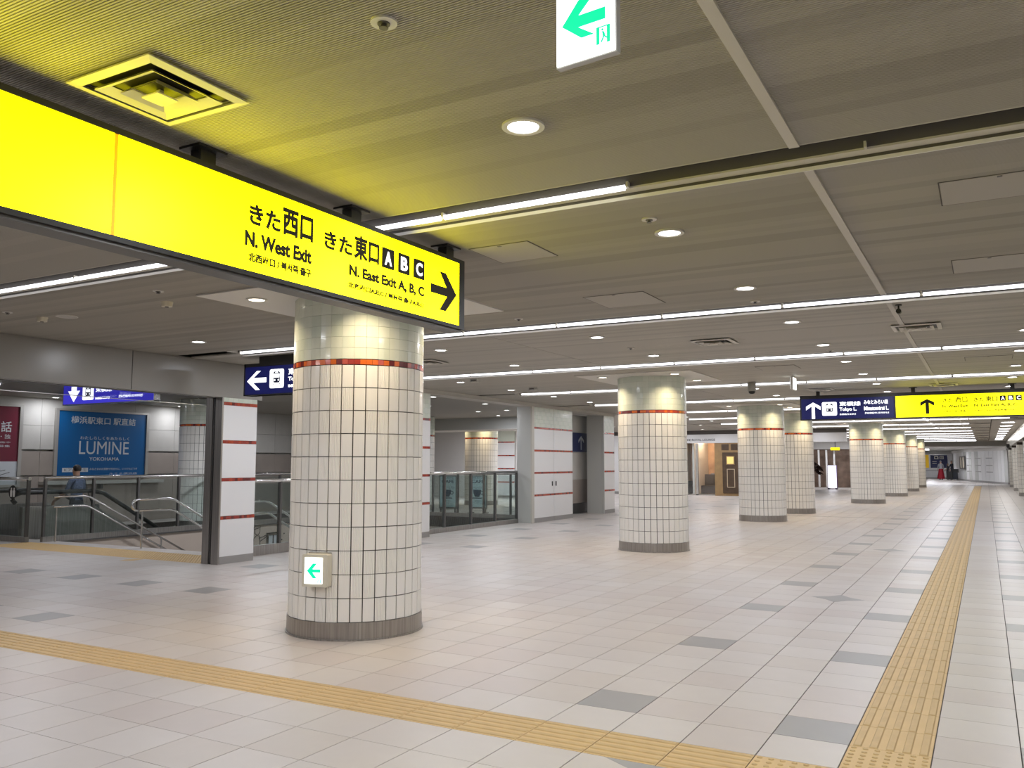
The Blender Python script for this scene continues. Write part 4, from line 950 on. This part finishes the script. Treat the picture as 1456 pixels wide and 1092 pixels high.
t = thing('framed_notice', 'bronze framed notice on the distant curving wall', 'notice', (-1.72, 82.6, 0), math.atan2(-3.4, .6)); q = MB(); q.box(-1.2, 1.2, -.08, -.0, 1.0, 1.1); q.box(-1.2, 1.2, -.08, 0, 2.0, 2.1); q.box(-1.2, -1.1, -.08, 0, 1.1, 2.0); q.box(1.1, 1.2, -.08, 0, 1.1, 2.0); q.box(-.05,.05,-.08,0,1.1,2.0); q.build('frame', STEELD, t); boxobj('print', mat('notice_beige', (.55,.48,.38), .5), t, -1.1, 1.1, -.04, 0, 1.1, 2.0)
t = thing('wall_poster', 'yellow poster on the far end wall past the last column', 'poster', (-5.35, 91.98, 0)); boxobj('print', mat('poster_yellow', (.72,.43,.012), .5, emit=.25), t, -.55, .52, -.05, 0, 1.05, 2.30); q = MB(); q.box(-.3,.25,-.055,-.05,1.25,1.3); q.box(-.35,.2,-.055,-.05,1.45,1.5); q.box(-.4,.05,-.055,-.05,1.65,1.7); q.box(-.5,-.3,-.055,-.05,1.9,2.15); q.build('print_lines', mat('poster_brown', (.25,.12,.02), .6), t); boxobj('frame', STEELB, t, -.57, .54, -.02, 0, 1.02, 2.33)
t = thing('wall_poster', 'navy poster with white train symbols on the far end wall', 'poster', (-3.9, 91.98, 0)); boxobj('print', mat('poster_navy', (.02,.025,.09), .5), t, -.78, .70, -.05, 0, 1.05, 2.28); boxobj('frame', STEELB, t, -.80, .72, -.02, 0, 1.02, 2.31)
q = MB(); q.box(-.45,-.08,-.055,-.05,1.88,2.20); q.box(.02,.38,-.055,-.05,1.88,2.20); q.build('symbol', PLATE, t); q = MB(); q.box(-.36,-.17,-.06,-.055,1.95,2.10); q.box(.10,.18,-.06,-.055,1.92,2.14); q.box(.24,.30,-.06,-.055,1.92,2.14); q.build('symbol_mark', SNAVYD, t); q = MB(); q.box(-.62,-.25,-.055,-.05,1.62,1.67); q.box(-.62,-.25,-.055,-.05,1.45,1.50); q.build('text_lines', PLATE, t)
t = thing('ceiling_screen', 'bright white display hanging beside the last column', 'screen', (-4.3, 76.0, 0)); boxobj('lit_face', emis('screen_white', (.95,.97,1), 1.5), t, -.32, .36, -.05, 0, 2.55-.03, 3.0-.05); boxobj('housing', SOOT, t, -.33, .37, 0, .08, 2.5, 2.98)
for k, (x, y) in enumerate(((-4.2, 70.5), (-2.6, 70.0), (-1.0, 69.5), (-6, 74), (-3.5, 76), (-4.5, 82), (-2.9, 80), (-4.5, 88))): downlight(x, y, '%s downlight under the low ceiling at the corridor end' % ORD[k], 55, 2.66)

# ------------------------------------------------------------------ people
def person(name, label, loc, rotz, joints, bones, mats, zones, extra=None, scale=1.0):
    """one skin-grown body; zones = [(zmax, material index)]"""
    t = thing(name, label, 'person', loc, rotz)
    keys = list(joints); me = bpy.data.meshes.new('body'); me.from_pydata([tuple(c*scale for c in joints[k][0]) for k in keys], [(keys.index(a), keys.index(b2)) for a, b2 in bones], [])
    o = bpy.data.objects.new('body', me); COL.objects.link(o)
    md = o.modifiers.new('skin', 'SKIN'); md.use_smooth_shade = True
    if not me.skin_vertices: return t
    for i, k in enumerate(keys):
        r = joints[k][1]; r = r if isinstance(r, tuple) else (r, r)
        me.skin_vertices[0].data[i].radius = (r[0]*scale, r[1]*scale); me.skin_vertices[0].data[i].use_root = (k == 'pelvis')
    o.modifiers.new('sub', 'SUBSURF').levels = 2
    dg = bpy.context.evaluated_depsgraph_get(); dg.update()
    bm = bpy.data.meshes.new_from_object(o.evaluated_get(dg)); bpy.data.objects.remove(o); bm.name = 'body'; bm.materials.clear()
    for m in mats: bm.materials.append(m)
    for p in bm.polygons:
        p.material_index = zones(p.center/scale); p.use_smooth = True
    link('body', bm, t)
    return t
def stand(lean=0.0, armf=0.1, armb=-.05, step=.0, elbow=.15):
    J = {'pelvis': ((0,0,.93),(.15,.11)), 'waist': ((0,lean*.3,1.08),(.135,.10)), 'chest': ((0,lean*.7,1.28),(.165,.115)), 'neck0': ((0,lean,1.42),(.07,.065)), 'neck': ((0,lean+.01,1.49),.052), 'head0': ((0,lean+.02,1.56),(.068,.082)), 'head1': ((0,lean+.02,1.64),(.074,.092)), 'head2': ((0,lean+.01,1.705),(.058,.07)), 'nose': ((0,lean+.115,1.60),.014)}
    Bn = [('pelvis','waist'),('waist','chest'),('chest','neck0'),('neck0','neck'),('neck','head0'),('head0','head1'),('head1','head2'),('head0','nose')]
    for s, a in ((-1, armf), (1, armb)):
        n = 'l' if s < 0 else 'r'
        J['sh'+n] = ((s*.17,lean*.9,1.385),.06); J['el'+n] = ((s*.225,lean*.6+a*.4,1.12),.042); J['wr'+n] = ((s*.21,lean*.5+a+elbow,.92),.03); J['ha'+n] = ((s*.20,lean*.5+a+elbow+.03,.84),(.022,.04)); J['fi'+n] = ((s*.19,lean*.5+a+elbow+.05,.765),(.014,.03)); J['th'+n] = ((s*.17,lean*.5+a+elbow+.09,.85),.012)
        Bn += [('neck0','sh'+n),('sh'+n,'el'+n),('el'+n,'wr'+n),('wr'+n,'ha'+n),('ha'+n,'fi'+n),('ha'+n,'th'+n)]
        st2 = step*s
        J['hip'+n] = ((s*.09,0,.86),.10); J['kn'+n] = ((s*.095,st2*.5+.02,.48),.062); J['an'+n] = ((s*.095,st2,.09),.042); J['to'+n] = ((s*.105,st2+.16,.035),(.042,.03))
        Bn += [('pelvis','hip'+n),('hip'+n,'kn'+n),('kn'+n,'an'+n),('an'+n,'to'+n)]
    return J, Bn
SKIN = mat('skin', (.48,.29,.20), .5); HAIR = mat('hair', (.018,.014,.012), .5); NAVYC = mat('dark_cloth', (.03,.032,.04), .8); SHIRT = mat('blue_check_shirt', (.10,.13,.22), .8, vary=.5, scale=40); GREYC = mat('grey_cloth', (.33,.34,.36), .8); REDC = mat('red_cloth', (.30,.008,.02), .7); SHOE = mat('shoe', (.02,.02,.02), .5); BAGM = mat('dark_bag', (.025,.024,.022), .6)
def zone(top_z, sl, bot):
    def f(c):
        if c.z > 1.455: return 0
        if c.z < .085: return 3
        if c.z < top_z and abs(c.x) < .19: return 2
        if abs(c.x) > .165 and c.z < sl: return 0
        return 1
    return f
def hairdo(t, lean, long=False, s=1.0, hat=None):
    q = MB(); n = 12
    for i in range(8):
        a0, a1 = i*PI/12, (i+1)*PI/12
        for k in range(n):
            b0, b1 = 2*PI*k/n, 2*PI*(k+1)/n
            def P(a, bb):
                y = math.sin(bb); back = 1.0 if y < .25 else .0
                zz = math.cos(a)*.098
                if i >= 3 and y > .2: zz = max(zz, .03)
                return (.083*math.sin(a)*math.cos(bb)*s, (lean+.015+.100*math.sin(a)*y)*s, (1.645+zz)*s-(.0 if not (long and y < 0 and i >= 4) else .05*(i-3)))
            q.add([P(a0,b0), P(a1,b0), P(a1,b1), P(a0,b1)], [(0,1,2,3)])
    return q.build('hair', hat or HAIR, t, smooth=True)
J, Bn = stand(.02, .22, .05, .0, .22)
t = person('person', 'man in a blue checked shirt standing on the escalator behind glass', (-17.05, 11.5, -.20), math.radians(100), J, Bn, [SKIN, SHIRT, NAVYC, SHOE], zone(.97, 1.1, 0), scale=.95); hairdo(t, .02, s=.95)
q = MB(); q.prism(rrect(-.16,.16,.42,.80,.04), -.05, .05, 0, Matrix(((0,0,1,.27),(1,0,0,-.15),(0,1,0,0),(0,0,0,1)))); q.tube([(.27,-.15,.80),(.22,-.05,1.1),(.18,0,1.38)], .012, 6); q.build('shoulder_bag', BAGM, t)
J, Bn = stand(.03, .12, .12, .03, .12)
t = person('person', 'person with a grey hat and top and a long red skirt at the corridor end', (-3.52, 85.0, 0), math.radians(10), J, Bn, [SKIN, GREYC, REDC, SHOE], zone(.95, 1.0, 0)); hairdo(t, .03, hat=GREYC)
q = MB(); q.cyl((0,.01), .33, .12, 1.0, 20, r1=.165, caps=False); q.cyl((0,.01), .32, .12, .125, 20); q.build('skirt', REDC, t, smooth=True)
J, Bn = stand(.04, .3, .25, .05, .2)
t = person('person', 'person in black with a raised arm beside the luggage at the corridor end', (-2.62, 85.2, 0), math.radians(60), J, Bn, [SKIN, NAVYC, NAVYC, SHOE], zone(.95, 1.0, 0)); hairdo(t, .04, True)
J, Bn = stand(.02, .1, .1, .08, .1)
t = person('person', 'shorter person in dark clothes between the red skirt and the luggage', (-3.06, 86.6, 0), math.radians(-60), J, Bn, [SKIN, NAVYC, NAVYC, SHOE], zone(.95, 1.0, 0), scale=.86); hairdo(t, .02, True, s=.86)
t = thing('luggage_cart', 'dark trolley piled with luggage before the curving far wall', 'luggage', (-2.6, 84.6, 0)); boxobj('suitcase', BAGM, t, -.42, .0, -.2, .2, .1, .78); boxobj('suitcase', NAVYC, t, .03, .40, -.2, .2, .1, .68); boxobj('bag', BAGM, t, .02, .48, -.16, .16, .68, .98)
for x in (-.35, -.08, .1, .33): q = MB(); q.tube([(x-.02,0,.05),(x+.02,0,.05)], .05, 10); q.build('wheel', SHOE, t)
boxobj('deck', STEELD, t, -.45, .45, -.2, .2, .085, .1)

GROUPS = {'downlight': 'ceiling downlights', 'light_strip': 'fluorescent strips across the ceiling', 'sprinkler': 'ceiling sprinklers', 'access_panel': 'ceiling hatches', 'air_diffuser': 'square air diffusers', 'ceiling_plate': 'plates around the column tops',
          'glass_fence': 'glass fences around the stairs', 'stair_handrail': 'handrails on the stairs', 'wall_pillar': 'pillars of the stair side wall', 'square_pillar': 'tiled pillars of the far side wall', 'square_downlight': 'square lights of the far side ceiling', 'shop_post': 'uprights of the distant shop front',
          'cafe_board': 'cafe boards behind the stairwell', 'smoke_detector': 'ceiling smoke detectors', 'ceiling_sensor': 'ceiling sensor boxes', 'poster_case': 'posters of the stair hall', 'wall_poster': 'posters of the far end wall'}
for o in list(COL.objects):
    if o.parent is None and o.get('category') and not o.get('group'):
        g = GROUPS.get(o.name.split('.')[0])
        if g: o['group'] = g
flush_text()
